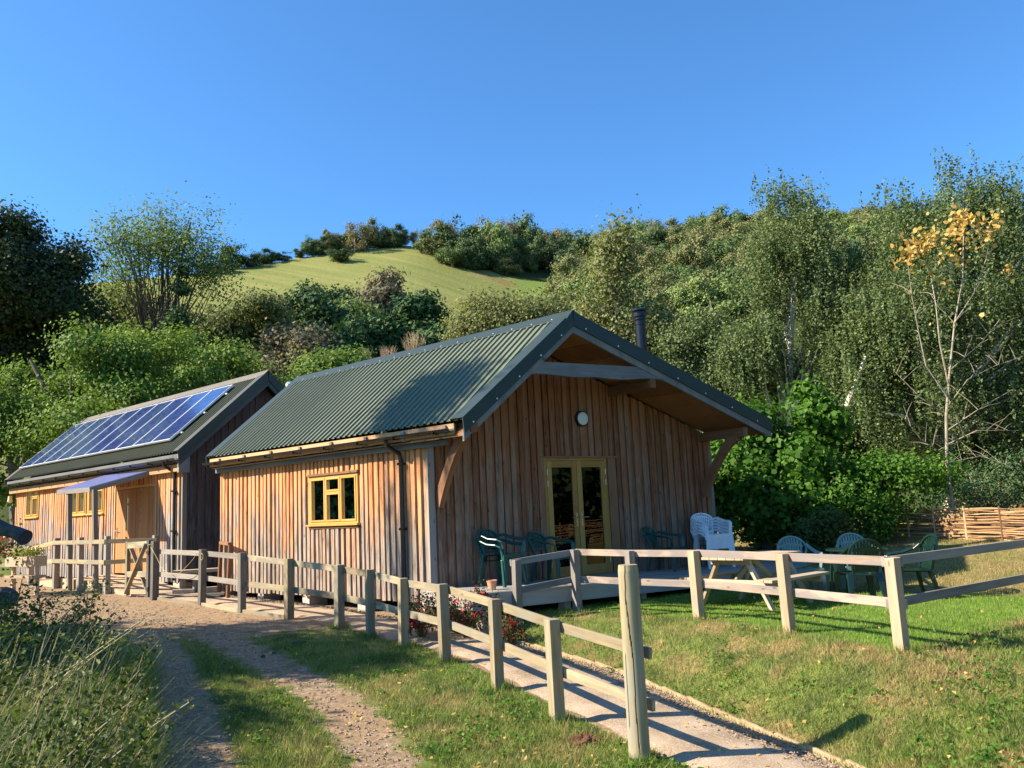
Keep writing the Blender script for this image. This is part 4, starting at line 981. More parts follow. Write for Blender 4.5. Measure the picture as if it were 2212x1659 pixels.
# gate in the fence line
gt = empty('wooden_gate', (0, 0, 0), label='small wooden gate with crossed braces between the ramp fence and the dark post', cat='gate')
ga, gb = np.array((-1.14, 8.30)), np.array((-1.12, 7.33)); z0, z1 = -.17, .93
def gq(t, z, d=0): p = ga+(gb-ga)*t; return (p[0]+d, p[1], z)
MB().beam(gq(0, z0-.02), gq(0, z1), .09, .08, (1, 0, 0)).build('stile', M['fence_old'], gt, bevel=.004)
MB().beam(gq(1, z0-.02), gq(1, z1+.02), .10, .09, (1, 0, 0)).build('stile', M['fence_dark'], gt, bevel=.004)
MB().beam(gq(0.03, z1-.08, -.02), gq(.97, z1-.06, -.02), .035, .13).build('gate_rail', M['fence_old'], gt, bevel=.003)
MB().beam(gq(0.03, z0+.42, -.02), gq(.97, z0+.44, -.02), .035, .12).build('gate_rail', M['fence_old'], gt, bevel=.003)
MB().beam(gq(0.05, z0+.03, -.055), gq(.95, z1-.05, -.055), .03, .085, (1, 0, 0)).build('brace', M['fence_old'], gt, bevel=.003)
MB().beam(gq(.08, z1-.12, .02), gq(.95, z0+.04, .02), .03, .085, (1, 0, 0)).build('brace', M['fence_old'], gt, bevel=.003)
for z in (.68, -.05): MB().box(-1.2, -1.05, 7.28, 7.34, z, z+.06).build('hinge', M['steel'], gt)
# rope looped over the dark posts
def rope(name, pts, label, r=.005):
    mb = MB(); mb.tube(pts, r, 6); return tag(mb.build(name, M['rope'], smooth=True), label, 'rope')
za = tops[0]-.10; n = 14
P_ = [(-1.10-.09+.02*math.sin(i), 7.13-1.9*i/n, za-.02-(.62*(4*(i/n)*(1-i/n)))*.75-.12*i/n) for i in range(n+1)]
rope('hanging_rope', P_, 'straw coloured rope sagging between two dark fence posts by the gate')
rope('rope_ring', [(-1.17, 5.16-.10+.05*math.cos(a), tops[1]-.14+.06*math.sin(a)) for a in np.linspace(0, 6.28, 14)], 'small loop of straw coloured rope hung on a dark fence post', .006)
rope('rope_loop', [(-1.12+.085*math.cos(a), 7.2+.085*math.sin(a), za+.02+.01*math.sin(2*a)) for a in np.linspace(0, 6.28, 14)], 'pale rope wound round the dark gate post', .006)

# hurdle of woven willow
def hurdle(p, q, h, label, seed, n=44, z_=None):
    root = empty('woven_hurdle', (0, 0, 0), label=label, cat='hurdle', group='woven willow hurdle panels')
    rr = random.Random(seed); p = np.array(p); q = np.array(q); L = np.linalg.norm(q-p); d = (q-p)/L; nn = np.array((-d[1], d[0]))
    ns = max(3, int(L/.62)); 
    for i in range(ns):
        t = (i+.5)/ns; c = p+d*L*t; z = G(c[0], c[1]); MB().tube([(*c, z-.15), (c[0], c[1], z+h+rr.uniform(.03, .09))], .022, 8).build('stake', M['willow'], root)
    mb = MB(); k = 0
    for row in range(n):
        z = h*(row+.4)/n; a = -rr.uniform(0, .5); 
        while a < L:
            b = min(L+.12, a+rr.uniform(1.4, 2.6)); m_ = max(5, int((b-a)/.15)); pts = []; dz0 = rr.uniform(-.03, .03); dz1 = rr.uniform(-.05, .05); bow = rr.uniform(-.05, .05); ph = (row % 2)*math.pi
            for j in range(m_+1):
                s_ = a+(b-a)*j/m_; c = p+d*s_+nn*.028*math.cos(math.pi*s_/(L/ns)+ph+rr.uniform(-.2, .2))
                pts.append((c[0], c[1], G(c[0], c[1])+z+dz0+(dz1-dz0)*j/m_+bow*math.sin(math.pi*j/m_)))
            mb.tube(pts, [rr.uniform(.007, .012)]*len(pts), 5, rnd=rr.random()); a = b-rr.uniform(.05, .25); k += 1
    mb.build('woven_rods', M['willow'], root)
ha = gp(1885, 1158, .3); hb_ = gp(2250, 1170, .3)
HP = [(9.6, -1.75), (11.35, -3.2)]
print('hurdle pts', ha, hb_)
hv = np.array(hb_[:2])-np.array(ha[:2]); hm = np.array(ha[:2])+hv*.5
hurdle(ha[:2], hm, .62, 'left panel of the woven willow hurdle, half hidden by the hedge', 1)
hurdle(hm+hv*.004, np.array(hb_[:2])+hv*.1, .60, 'middle panel of the woven willow hurdle on top of the grass bank', 2)
e0 = np.array(hb_[:2])+hv*.11
hurdle(e0, e0+np.array((-.6, -3.2)), .62, 'willow hurdle panel turning the corner at the right edge of the photo', 3, n=26)
hurdle(np.array((11.4, -9.2)), np.array((8.9, -11.9)), .75, 'willow hurdle panel seen as a reflection in the glazed doors', 4, n=26)
hurdle(np.array((8.85, -11.95)), np.array((6.0, -13.6)), .75, 'far willow hurdle panel past the reflected one', 6, n=26)

# ------------------------------------------------------------------ chairs
def chair_proto(kind, mat):
    r = empty('plastic_chair', (0, 0, 0), 0); hi = kind in ('slat',); sw, sd_, sh = .25, .23, .42; ht = .90 if hi else .80
    mb = MB(); n = 7; vs = []
    for i in range(n+1):
        y = sd_-2*sd_*i/n; w = sw*(1-.14*i/n)
        for k in range(7):
            x = -w+2*w*k/6; z = sh-.018*math.cos(x/w*1.5)-.02*(i/n)+(-.02 if i == 0 else 0); vs.append((x, y, z))
    m = len(vs); vs += [(v[0], v[1], v[2]-.012) for v in vs]
    fs = [(i*7+k, (i+1)*7+k, (i+1)*7+k+1, i*7+k+1) for i in range(n) for k in range(6)]
    fs += [tuple(m+j for j in f[::-1]) for f in fs]
    fs += [(k+1, k, m+k, m+k+1) for k in range(6)]+[(n*7+k, n*7+k+1, m+n*7+k+1, m+n*7+k) for k in range(6)]
    mb.add(vs, fs, None, .5)
    mb.sweep([(-sw, sd_+.004, sh-.04), (0, sd_+.012, sh-.032), (sw, sd_+.004, sh-.04)], .012, .055, (0, 0, 1))
    mb.build('seat', mat, r, smooth=False)
    for sx in (-1, 1):
        MB().sweep([(sx*(sw-.01), sd_-.01, sh-.01), (sx*(sw+.008), sd_+.01, .2), (sx*(sw+.018), sd_+.02, 0)], [.10, .075, .05], .04, (0, 1, 0)).build('leg', mat, r, bevel=.006)
        MB().sweep([(sx*(sw-.05), -sd_+.01, sh-.02), (sx*(sw-.02), -sd_-.03, .22), (sx*(sw+.0), -sd_-.075, 0)], [.11, .08, .05], .04, (0, 1, 0)).build('leg', mat, r, bevel=.006)
        ah = .63; yb = -sd_-.05
        pts = [(sx*(sw-.03), yb-.02, ht*.86), (sx*(sw+.02), yb+.06, ah+.07), (sx*(sw+.045), -.05, ah+.015), (sx*(sw+.045), .13, ah), (sx*(sw+.03), .20, ah-.03), (sx*(sw+.015), .215, ah-.10), (sx*(sw-.005), sd_-.02, sh)]
        MB().sweep(pts, [.045, .055, .065, .07, .065, .06, .06], .022, (-sx*.5, .35, 1)).build('armrest', mat, r, bevel=.004)
    # back: arched rim plus slats, leaning backwards
    def bk(x, z): t = (z-sh)/(ht-sh); return (x, -sd_-.015-.13*t-.03*(1-(x/.25)**2), z)
    mb = MB(); w0, w1 = .17, .235; pts = []
    for i in range(17):
        a = math.pi*i/16; x = -w1*math.cos(a); z = (ht-.13)+.13*math.sin(a) if not hi else (ht-.2)+.2*math.sin(a); pts.append(bk(x, z))
    pts = [bk(-w0, sh-.01), bk(-w0-.02, sh+.12)]+pts+[bk(w0+.02, sh+.12), bk(w0, sh-.01)]
    mb.sweep(pts, [.03]*len(pts), .045, (0, 1, .0))
    rim = mb.build('back_rim', mat, r, bevel=.004)
    mb = MB(); top = lambda x: (ht-.13)+.13*math.sqrt(max(0, 1-(x/w1)**2)) if not hi else (ht-.2)+.2*math.sqrt(max(0, 1-(x/w1)**2))
    if kind == 'lattice':
        for k in range(-6, 7):
            for sg in (-1, 1):
                seg = []
                for j in range(13):
                    z = sh+.10+(ht-sh-.10)*j/12; x = k*.062+sg*(z-.6)*.75
                    if abs(x) < w1-.01 and z < top(x)-.005: seg.append(bk(x, z))
                if len(seg) > 1: mb.sweep(seg, .016, .008, (0, 1, 0))
        mb.sweep([bk(-.2, sh+.10), bk(0, sh+.10), bk(.2, sh+.10)], .012, .03, (0, 0, 1))
    else:
        ns = 9 if kind == 'fan' else 8
        for k in range(ns):
            u_ = -1+2*k/(ns-1); xb = u_*(.06 if kind == 'fan' else .13); xt = u_*(.185 if kind == 'fan' else .165)
            zt_ = top(xt)-.01
            mb.sweep([bk(xb+(xt-xb)*j/4, sh+.02+(zt_-sh-.02)*j/4) for j in range(5)], [.034 if kind == 'slat' else .021]*5, .009, (0, 1, 0))
        mb.sweep([bk(-.18, sh+.03), bk(0, sh+.03), bk(.18, sh+.03)], .012, .05, (0, 0, 1))
        if kind == 'slat': mb.sweep([bk(-.19, ht-.16), bk(0, ht-.12), bk(.19, ht-.16)], .012, .035, (0, 0, 1))
    mb.build('backrest', mat, r)
    return r
used = {}
def put_chair(kind, mk, loc, rz, label, group=None):
    if (kind, mk) not in used: o = used[(kind, mk)] = chair_proto(kind, M[mk])
    else: o = copy_tree(used[(kind, mk)])
    o.location = Vector([float(c) for c in loc]); o.rotation_euler = (0, 0, rz); tag(o, label, 'chair', group); return o
def dk(x, d, dz_=0): q = gab(x, d, 0); return (q[0], q[1], dz(x)+dz_+.002)
FACE = math.pi+.15
GS = 'green plastic armchairs on the deck'
for k, lab in enumerate(('lower green lattice backed chair of the stack of two left of the glazed doors', 'upper green lattice backed chair of the stack of two left of the glazed doors')):
    put_chair('lattice', 'green', np.array(dk(.98, .52, .085*k))+(0.02*k, -.012*k, 0), FACE-.1, lab, GS)
put_chair('lattice', 'green', dk(2.02, .50), FACE-.05, 'single green lattice backed chair standing in front of the left glazed door', GS)
put_chair('lattice', 'green', dk(4.72, .42), FACE, 'single green lattice backed chair right of the glazed doors, beside the white stack', GS)
for k in range(5):
    put_chair('fan', 'white', np.array(dk(5.72, .62, .055*k))+(.008*k, .0, 0), FACE-.62, ['bottom', 'second from bottom', 'middle', 'second from top', 'top'][k]+' white fan backed chair in the stack at the corner of the deck', 'white plastic chairs stacked on the deck')
# round green table with four chairs on the lawn
tx, ty = 4.50, -4.93
tr_ = empty('garden_table', (tx, ty, G(tx, ty)), label='round dark green plastic table on the lawn among the green chairs', cat='table')
MB().lathe([(.44, .690), (.46, .70), (.46, .715), (.44, .722), (.001, .724)], n=36).build('tabletop', M['green2'], tr_)
for sx in (-1, 1):
    for sy in (-1, 1): MB().sweep([(sx*.26, sy*.26, .69), (sx*.30, sy*.30, .35), (sx*.33, sy*.33, 0)], [.09, .07, .05], .04, (sx, -sy, 0)).build('leg', M['green2'], tr_, bevel=.006)
def lawn_chair(kind, mk, x, y, face, lab): put_chair(kind, mk, (x, y, G(x, y)+.004), math.atan2(face[1], face[0])-math.pi/2, lab, 'green chairs around the lawn table')
def toward(x, y): return (tx-x, ty-y)
c1 = gp(1660, 1273, -.33); c2_ = gp(1795, 1280, -.33); c3_ = gp(1862, 1292, -.33); c4_ = gp(1990, 1290, -.33)
print('chairs', c1, c2_, c3_, c4_)
lawn_chair('slat', 'green3', 4.27, -4.1, (-.72, -.69), 'pale green slatted chair, sky sheen in its colour, behind the picnic table')
lawn_chair('slat', 'green3', 5.05, -4.75, (-.8, -.6), 'pale green slatted chair, sky sheen in its colour, facing the camera behind the round table')
lawn_chair('slat', 'green2', 3.78, -5.2, (.74, .67), 'dark green slatted chair with its back to the camera in front of the round table')
lawn_chair('slat', 'green2', 4.28, -5.75, (-.67, .74), 'dark green chair seen edge on at the right end of the round table')

# ------------------------------------------------------------------ picnic table
pc = empty('picnic_table', (2.86, -3.99, G(2.86, -3.99)), math.atan2(-.12, .99), label='pale timber picnic table with attached benches on the lawn', cat='table')
mb = MB()
for i in range(5): mb.box(-.76, .76, -.36+i*.146, -.36+i*.146+.138, .70, .738)
mb.build('tabletop', M['picnic'], pc, bevel=.004)
for s_ in (-1, 1):
    mb = MB()
    for i in range(2): mb.box(-.76, .76, s_*.66-.14+i*.145, s_*.66-.14+i*.145+.136, .40, .438)
    mb.build('bench', M['picnic'], pc, bevel=.004)
    for x in (-.5, .5):
        MB().beam((x, s_*.24, .70), (x, s_*.62, -.02), .045, .09, (1, 0, 0)).build('leg', M['picnic'], pc, bevel=.003)
for x in (-.5, .5):
    MB().beam((x-.046 if x < 0 else x+.046, -.78, .36), (x-.046 if x < 0 else x+.046, .78, .36), .042, .095).build('crossbar', M['picnic'], pc, bevel=.003)
    MB().beam((x*1.09, -.34, .66), (x*1.09, .34, .66), .04, .07).build('top_bearer', M['picnic'], pc)
    MB().beam((x*.9, 0, .38), (0, 0, .68), .035, .07).build('brace', M['picnic'], pc)

# ------------------------------------------------------------------ things by the cabins
fr_ = empty('leaning_trestle', (0, 0, 0), label='small brown timber frame leaning on the rear end of the near cabin side wall', cat='frame')
a_, b_ = (-.10, 6.30), (-.28, 5.62)
for (x, y), zt_, zb_ in ((a_, .82, -.26), (b_, .80, -.30)):
    MB().beam((x-.05, y, zb_), (x, y, zt_), .05, .07, (1, 0, 0)).build('upright', M['brace'], fr_, bevel=.003)
MB().beam((*a_, .83), (*b_, .81), .09, .06).build('top_bar', M['brace'], fr_, bevel=.003)
MB().beam((-.12, 6.25, -.2), (-.30, 5.66, -.24), .04, .05).build('bottom_bar', M['brace'], fr_, bevel=.003)
mb = MB()
for i in range(5): mb.beam((-.16-.05*i, 5.85, -.245+.04*(i % 3)), (-.5-.03*i, 6.35-.05*i, -.245+.04*(i % 3)), .09, .045)
tag(mb.build('timber_offcuts', M['fence_dark'], bevel=.003), 'dark stack of timber offcuts on the concrete under the leaning frame', 'timber')
bn = empty('timber_bench', (0, 0, 0), label='low plank bench on blocks in the gap between the two cabins', cat='bench')
def on_y(u, v, y): d = ray(u, v); return CAM+d*((y-CAM[1])/d[1])
MB().beam((-.42, 7.75, .235), (.42, 7.35, .235), .30, .07).build('seat', M['picnic'], bn, bevel=.004)
MB().beam((.44, 7.34, .25), (1.75, 6.95, .26), .05, .12).build('long_rail', M['fascia'], bn, bevel=.004)
for q in ((-.30, -.22, 7.58, 7.66), (-.05, .15, 7.45, 7.6)): MB().box(*q, -.25, .2).build('support', M['pole'], bn, bevel=.004)
for (p0, p1) in (((-.52, 7.55, -.17), (-.15, 7.32, -.18)), ((.0, 7.2, -.16), (1.2, 6.75, -.15))):
    o = MB().beam(p0, p1, .14, .12).build('sleeper', M['block'], None, bevel=.006); tag(o, ('short' if p0[0] < -.3 else 'long')+' pale sleeper lying on the path edge below the plank bench', 'sleeper', 'sleepers by the bench')
mb = MB(); mb.lathe([(.01, 0), (.055, .003), (.075, .12), (.08, .125), (.08, .14), (.068, .14), (.06, .11), (.001, .10)], n=20)
o = mb.build('terracotta_pot', M['terracotta']); o.location = Vector(dk(.42, 1.02)); tag(o, 'small terracotta pot at the left end of the deck beside red fuchsia flowers', 'pot')

# molehill and rocks
def lump(name, c, r, mat, label, cat, seed=1, flat=.45, nz_=.25, clods=0):
    g = np.random.default_rng(seed); me = MB(); n = 28; m = 14; vs = []
    for i in range(m+1):
        ph = math.pi/2*i/m if clods else math.pi*i/m
        for k in range(n):
            a = 2*math.pi*k/n; q = 1+nz_*(math.sin(a*3+i*.7+seed)*.4+g.normal(0, .28))
            vs.append((c[0]+r*q*math.sin(ph)*math.cos(a), c[1]+r*q*.85*math.sin(ph)*math.sin(a), c[2]+r*flat*q*math.cos(ph)))
    me.add(vs, [(i*n+k, (i+1)*n+k, (i+1)*n+(k+1) % n, i*n+(k+1) % n) for i in range(m) for k in range(n)], None, .5)
    return tag(me.build(name, mat), label, cat)
mh = gp(1257, 1603, -.9); lump('molehill', mh-np.array((0, 0, .01)), .155, M['soil'], 'fresh heap of red brown soil on the grass left of the tall round post', 'molehill', 3, .38, .30, 1)
q = np.random.default_rng(8).normal(0, .11, (260, 2))*(1, .85)+mh[:2]
tag(stones('soil_crumbs', np.column_stack([q, gz(q[:, 0], q[:, 1])+.012]), .006, .022, M['soil'], 9), 'crumbs of red brown soil around the molehill', 'soil', kind='stuff')
for i, (u, v, r, lab) in enumerate(((435, 1610, .15, 'mossy grey boulder half hidden in long grass at the edge of the track'), (40, 1560, .24, 'grey boulder in the weeds at the bottom left corner'), (55, 1500, .16, 'smaller pale boulder above the corner boulder in the weeds'))):
    c = gp(u-20 if i == 0 else u, v, -.8); c = np.array(gp(245, 1590, -.8)) if i == 0 else c
    lump('boulder', c+np.array((0, 0, .05)), r, M['rock'], lab, 'boulder', 10+i, .8, .12)
for i, (a, b, r) in enumerate(((640, 1395, .022), (655, 1411, .02), (835, 1440, .014))):
    c = gp(568+i*24, 1420-8*i, -.7)
    lump('clod', c+np.array((0, 0, .01)), r*1.3, M['darkrock'], ['dark clod on the dirt track nearest the grass strip', 'middle of three dark clods on the dirt track', 'smallest dark clod on the dirt track'][i], 'clod', 20+i, .8, .2)
sk_ = gp(620, 1390, -.6); o = MB().tube([sk_, sk_+np.array((.08, -.12, .02)), sk_+np.array((.2, -.2, .015))], [.012, .016, .008], 7).build('fallen_stick', M['bark']); tag(o, 'short dark stick lying on the dirt track below the fence', 'stick')
# left edge: log, stone block, planter of geraniums
lg0 = at(-90, 1105, 11.5); lg1 = at(55, 1160, 11.0)
mb = MB(); n_ = 9; mb.tube([lg0+(lg1-lg0)*t/8+np.array((0, 0, .012*math.sin(t*2.1))) for t in range(9)], [.092+.014*math.sin(t*1.7) for t in range(9)], 14); 
tag(mb.build('sawn_log', M['darkrock']), 'dark sawn log jutting in at the left edge in front of red geraniums', 'log')
bk_ = gp(18, 1318, -.4); zg = float(bk_[2])
mb = MB(); mb.tube([(lg0[0], lg0[1], G(lg0[0], lg0[1])-.1), (lg0[0], lg0[1], lg0[2]-.08)], [.13, .11], 10)
tag(mb.build('log_stump', M['bark']), 'upright stump holding up the dark sawn log at the left edge', 'stump')
lump('stone_block', at(6, 1292, 12.0), .20, M['darkrock'], 'dark rounded stone block under the sawn log at the left edge', 'stone', 31, .75, .08)
pt = empty('planter', (0, 0, 0), label='pale timber trough of low yellow green plants by the rear cabin', cat='planter')
p0 = at(25, 1213, 19.5); p1 = at(88, 1208, 18.9); d3 = (p1-p0); d3[2] = 0; dn = np.array((-d3[1], d3[0], 0))/np.linalg.norm(d3)
MB().beam(p0, (p1[0], p1[1], p0[2]), .30, .22).build('trough', M['picnic'], pt, bevel=.004)
MB().beam(p0-(0, 0, .34), (p1[0], p1[1], p0[2]-.34), .30, .06).build('shelf', M['picnic'], pt, bevel=.004)
for t in (.1, .9): q = p0+d3*t; MB().box(q[0]-.04, q[0]+.04, q[1]-.04, q[1]+.04, G(q[0], q[1])-.1, p0[2]-.1).build('leg', M['picnic'], pt)

# ------------------------------------------------------------------ foliage tools
def leaves(name, C, nrm, size, mat, parent, seed=0, shape='kite', rnd=None, jit=.9):
    g = np.random.default_rng(seed); n = len(C)
    T = {'kite': [(0, -.5), (.36, -.02), (0, .5), (-.36, -.02)], 'round': [(0, -.5), (.42, -.28), (.46, .15), (0, .55), (-.46, .15), (-.42, -.28)], 'slim': [(0, -.5), (.13, 0), (0, .5), (-.13, 0)],
         'spray': [(0, -.5), (.3, -.3), (.12, 0), (.34, .2), (0, .5), (-.3, .25), (-.14, 0), (-.33, -.25)]}[shape]
    T = np.array(T); N = nrm+g.normal(0, jit, (n, 3)); N /= np.linalg.norm(N, axis=1)[:, None]+1e-9
    A = np.cross(N, g.normal(0, 1, (n, 3))); A /= np.linalg.norm(A, axis=1)[:, None]+1e-9; B = np.cross(N, A)
    s_ = (size*g.uniform(.6, 1.25, n))[:, None, None]
    V = C[:, None, :]+(A[:, None, :]*T[None, :, 0:1]+B[:, None, :]*T[None, :, 1:2])*s_
    if shape in ('kite', 'round'): V[:, 0] += N*s_[:, 0]*.12; V[:, len(T)//2] += N*s_[:, 0]*.12
    return raw_mesh(name, V.reshape(-1, 3), len(T), mat, parent, rnd=rnd if rnd is not None else g.random(n))
def clumps(g, blobs, ncl, shell=.5, cr=.4):
    vol = np.array([b[3]*b[4]*b[5] for b in blobs])**.6; nm = max(8, ncl//6)
    pick = g.choice(len(blobs), nm, p=vol/vol.sum()); Bm = np.array(blobs)[pick]
    d = g.normal(0, 1, (nm, 3)); d /= np.linalg.norm(d, axis=1)[:, None]; r = (shell+(1-shell)*g.random(nm)**.5)[:, None]
    Mc = Bm[:, :3]+d*r*Bm[:, 3:]; k = g.integers(0, nm, ncl); k[:nm] = np.arange(nm)
    o = g.normal(0, 1, (ncl, 3)); o /= np.linalg.norm(o, axis=1)[:, None]
    return Mc[k]+o*cr*g.uniform(.4, 2.0, (ncl, 1))*np.array((1, 1, .75)), d[k]*.5+o*.5, k
def tree(name, base, blobs, label, cat, leafmat, barkmat, nleaf, lsize, ncl=200, cr=.35, trunk=.18, nlimb=14, seed=1, shape='kite', group=None, droop=0, shell=.5, trunks=1, lean=(0, 0), link=True, fork=.35, jit=.62, flat=1.0):
    """blobs: ellipsoids (x,y,z,rx,ry,rz) relative to the base"""
    g = np.random.default_rng(seed); rr = random.Random(seed)
    root = empty(name, base, label=label, cat=cat, group=group)
    C, D, KK = clumps(g, blobs, ncl, shell, cr); top = max(b[2]+b[5] for b in blobs); low = min(b[2]-b[5] for b in blobs)
    mb = MB()
    for k in range(trunks):
        ox, oy = (0, 0) if trunks == 1 else (rr.uniform(-.3, .3)*trunk*6, rr.uniform(-.3, .3)*trunk*6)
        b = blobs[k % len(blobs)]; tx_, ty_, tz_ = b[0], b[1], b[2]+b[5]*(-.3 if droop else .55); pts = []; n = 8
        for i in range(n+1):
            t = i/n; pts.append((ox+(tx_-ox)*t**1.6+rr.uniform(-1, 1)*trunk*.5*(i > 0), oy+(ty_-oy)*t**1.6+rr.uniform(-1, 1)*trunk*.5*(i > 0), -.2+(tz_+.2)*t))
        mb.tube(pts, [trunk*(1-.8*i/n)+.01 for i in range(n+1)], 8)
        for j in range(nlimb//trunks):
            c = C[rr.randrange(ncl)]; i0 = max(1, min(n-1, int(n*min(.9, max(fork*.8, (c[2]/max(tz_, .1))*.75-.1))))); s0 = np.array(pts[i0]); m_ = (s0+c)/2+np.array((rr.uniform(-.1, .1), rr.uniform(-.1, .1), .12))*np.linalg.norm(c-s0)
            r0 = trunk*(1-.8*i0/n)*.5; mb.tube([s0, s0*.6+m_*.4, m_, m_*.4+c*.6, c], [r0, r0*.75, r0*.5, r0*.3, .006+r0*.1], 5)
    mb.build('trunk', barkmat, root)
    per = nleaf//ncl; L = []; Nn = []
    if droop:
        for c, d in zip(C, D):
            ns = max(2, per//26)
            for _ in range(ns):
                o = c+g.normal(0, cr, 3)*(.8, .8, .5); ln = droop*g.uniform(.4, 1.2); m_ = 26; t = g.random(m_)
                q = o+np.outer(t, (g.normal(0, .05), g.normal(0, .05), -1))*ln + g.normal(0, .035, (m_, 3)); q[:, :2] += d[:2]*.12*np.sin(t*1.6)[:, None]
                L.append(q); Nn.append(np.tile(d*.7+np.array((0, 0, .1)), (m_, 1)))
    else:
        off = g.normal(0, 1, (ncl, per, 3))*np.array((cr, cr, cr*.75*flat)); L.append((C[:, None]+off).reshape(-1, 3))
        nn = off/(np.linalg.norm(off, axis=2, keepdims=True)+1e-6)*.7+D[:, None]*.6+np.array((0, 0, .35)); Nn.append(nn.reshape(-1, 3))
    L = np.vstack(L); Nn = np.vstack(Nn); cv = g.random(KK.max()+1); cf = g.random(ncl)
    rn = g.random(len(L))*.55 + (0 if droop else np.repeat(cv[KK]*.3+cf*.15, per)[:len(L)]) + (.45*np.repeat(g.random(len(L)//26+1), 26)[:len(L)]-.08 if droop else 0)
    o = leaves('crown', L, Nn, lsize, leafmat, root, seed, shape, rn, jit)
    return root
def base_at(u, v_top, depth, h=None):
    """a spot on the ground under a picture column at a given depth"""
    p = at(u, 1000, depth); return np.array((p[0], p[1], G(p[0], p[1])))
def up_to(u, v, depth, b): return at(u, v, depth)-b
def blob(u, v, ru, rv, depth, b, dr=None, dd=0):
    """ellipsoid centred on a sight line with radii measured in 2212-px units"""
    c = at(u, v, depth+dd)-b; k = (depth+dd)/FD; return (c[0], c[1], c[2], ru*k, (dr if dr else ru*k), rv*k)

T1 = 'trees beyond the cabins'
b = base_at(40, 0, 45)
tree('sycamore_tree', b, [blob(20, 640, 150, 130, 45, b), blob(-80, 560, 150, 110, 45, b), blob(110, 700, 110, 110, 45, b), blob(140, 590, 75, 70, 45, b), blob(20, 520, 60, 50, 45, b), blob(60, 820, 120, 110, 45, b)],
     'very dark broad tree with tan leaf tips filling the left edge of the photo', 'tree', L_['dark'], M['bark'], 78000, .21, 420, .55, .45, 20, 11, 'kite', T1)
b = base_at(330, 0, 52)
tree('ash_tree', b, [blob(300, 540, 75, 75, 52, b), blob(410, 520, 62, 80, 52, b), blob(360, 500, 50, 50, 52, b), blob(250, 610, 55, 55, 52, b), blob(450, 590, 40, 60, 52, b)],
     'tall airy ash tree with sky showing through its fine branches', 'tree', L_['ash'], M['bark'], 13000, .17, 330, .7, .22, 70, 12, 'spray', T1, shell=.15, trunks=3)
b = base_at(384, 0, 50)
tree('ivy_clad_trunk', b, [blob(384, 640, 16, 85, 50, b), blob(384, 720, 20, 60, 50, b)], 'dark ivy covered trunk standing below the airy ash crown', 'tree', L_['oak'], M['bark'], 5000, .2, 90, .2, .22, 6, 13, 'kite', T1)
b = base_at(260, 0, 58)
tree('scrub_tree', b, [blob(240, 700, 100, 60, 58, b), blob(400, 750, 110, 70, 58, b)], 'thin scrubby olive tree under the tall ash', 'tree', L_['olive'], M['bark'], 16000, .30, 260, .6, .2, 26, 14, 'kite', T1, shell=.3)
b = base_at(240, 0, 32)
tree('walnut_tree', b, [blob(60, 830, 130, 100, 32, b), blob(230, 770, 110, 80, 32, b), blob(340, 810, 120, 90, 32, b), blob(130, 930, 160, 90, 32, b), blob(270, 900, 200, 100, 32, b), blob(-60, 900, 100, 100, 32, b), blob(-20, 1010, 90, 70, 32, b)],
     'bright leafy green tree spreading behind the rear cabin roof', 'tree', L_['lime'], M['bark'], 76000, .14, 560, .38, .25, 24, 15, 'kite', T1)
b = base_at(470, 0, 38)
tree('leafy_shrub', b, [blob(470, 820, 90, 60, 38, b), blob(560, 870, 60, 50, 38, b), blob(400, 880, 80, 60, 38, b)], 'lower green shrubby tree just above the rear cabin ridge', 'tree', L_['lime'], M['bark'], 16000, .17, 220, .4, .15, 12, 16, 'kite', T1)
b = base_at(540, 0, 60)
tree('feathery_tree', b, [blob(500, 715, 60, 60, 60, b), blob(570, 700, 55, 55, 60, b), blob(560, 770, 80, 60, 60, b), blob(470, 750, 55, 55, 60, b)], 'feathery olive green tree with pale bare branches right of the ash', 'tree', L_['olive'], M['palebark'], 30000, .24, 300, .5, .25, 44, 17, 'spray', T1, shell=.35)
b = base_at(640, 0, 72)
tree('oak_tree', b, [blob(660, 680, 70, 60, 72, b), blob(720, 730, 50, 50, 72, b), blob(620, 700, 40, 50, 72, b)], 'rounded dark green oak left of the pines', 'tree', L_['oak'], M['bark'], 16000, .36, 190, .6, .4, 10, 18, 'kite', T1)
b = base_at(740, 0, 100)
tree('oak_tree', b, [blob(728, 665, 32, 34, 100, b), blob(710, 690, 30, 25, 100, b)], 'small dark tree between the oak and the silver green tree, below the field', 'tree', L_['oak'], M['bark'], 8000, .4, 110, .6, .4, 8, 19, 'kite', T1)
b = base_at(800, 0, 85)
tree('willow_tree', b, [blob(770, 700, 42, 35, 85, b), blob(800, 720, 40, 35, 85, b)], 'pale silver green rounded tree behind the pines', 'tree', L_['ash'], M['bark'], 8000, .36, 110, .6, .3, 8, 20, 'kite', T1)
b = base_at(850, 0, 110)
tree('ash_tree', b, [blob(840, 645, 48, 42, 110, b), blob(820, 660, 38, 32, 110, b)], 'greyish brown thin crowned tree standing against the pale field', 'tree', L_['grey'], M['bark'], 8000, .5, 170, .8, .3, 26, 21, 'spray', T1, shell=.3)
b = base_at(640, 0, 50)
tree('brown_tree', b, [blob(620, 780, 80, 70, 50, b), blob(690, 800, 60, 60, 50, b), blob(560, 820, 70, 50, 50, b)], 'brownish olive tree behind the gap between the two roofs', 'tree', L_['grey'], M['bark'], 18000, .25, 260, .45, .2, 14, 22, 'kite', T1)
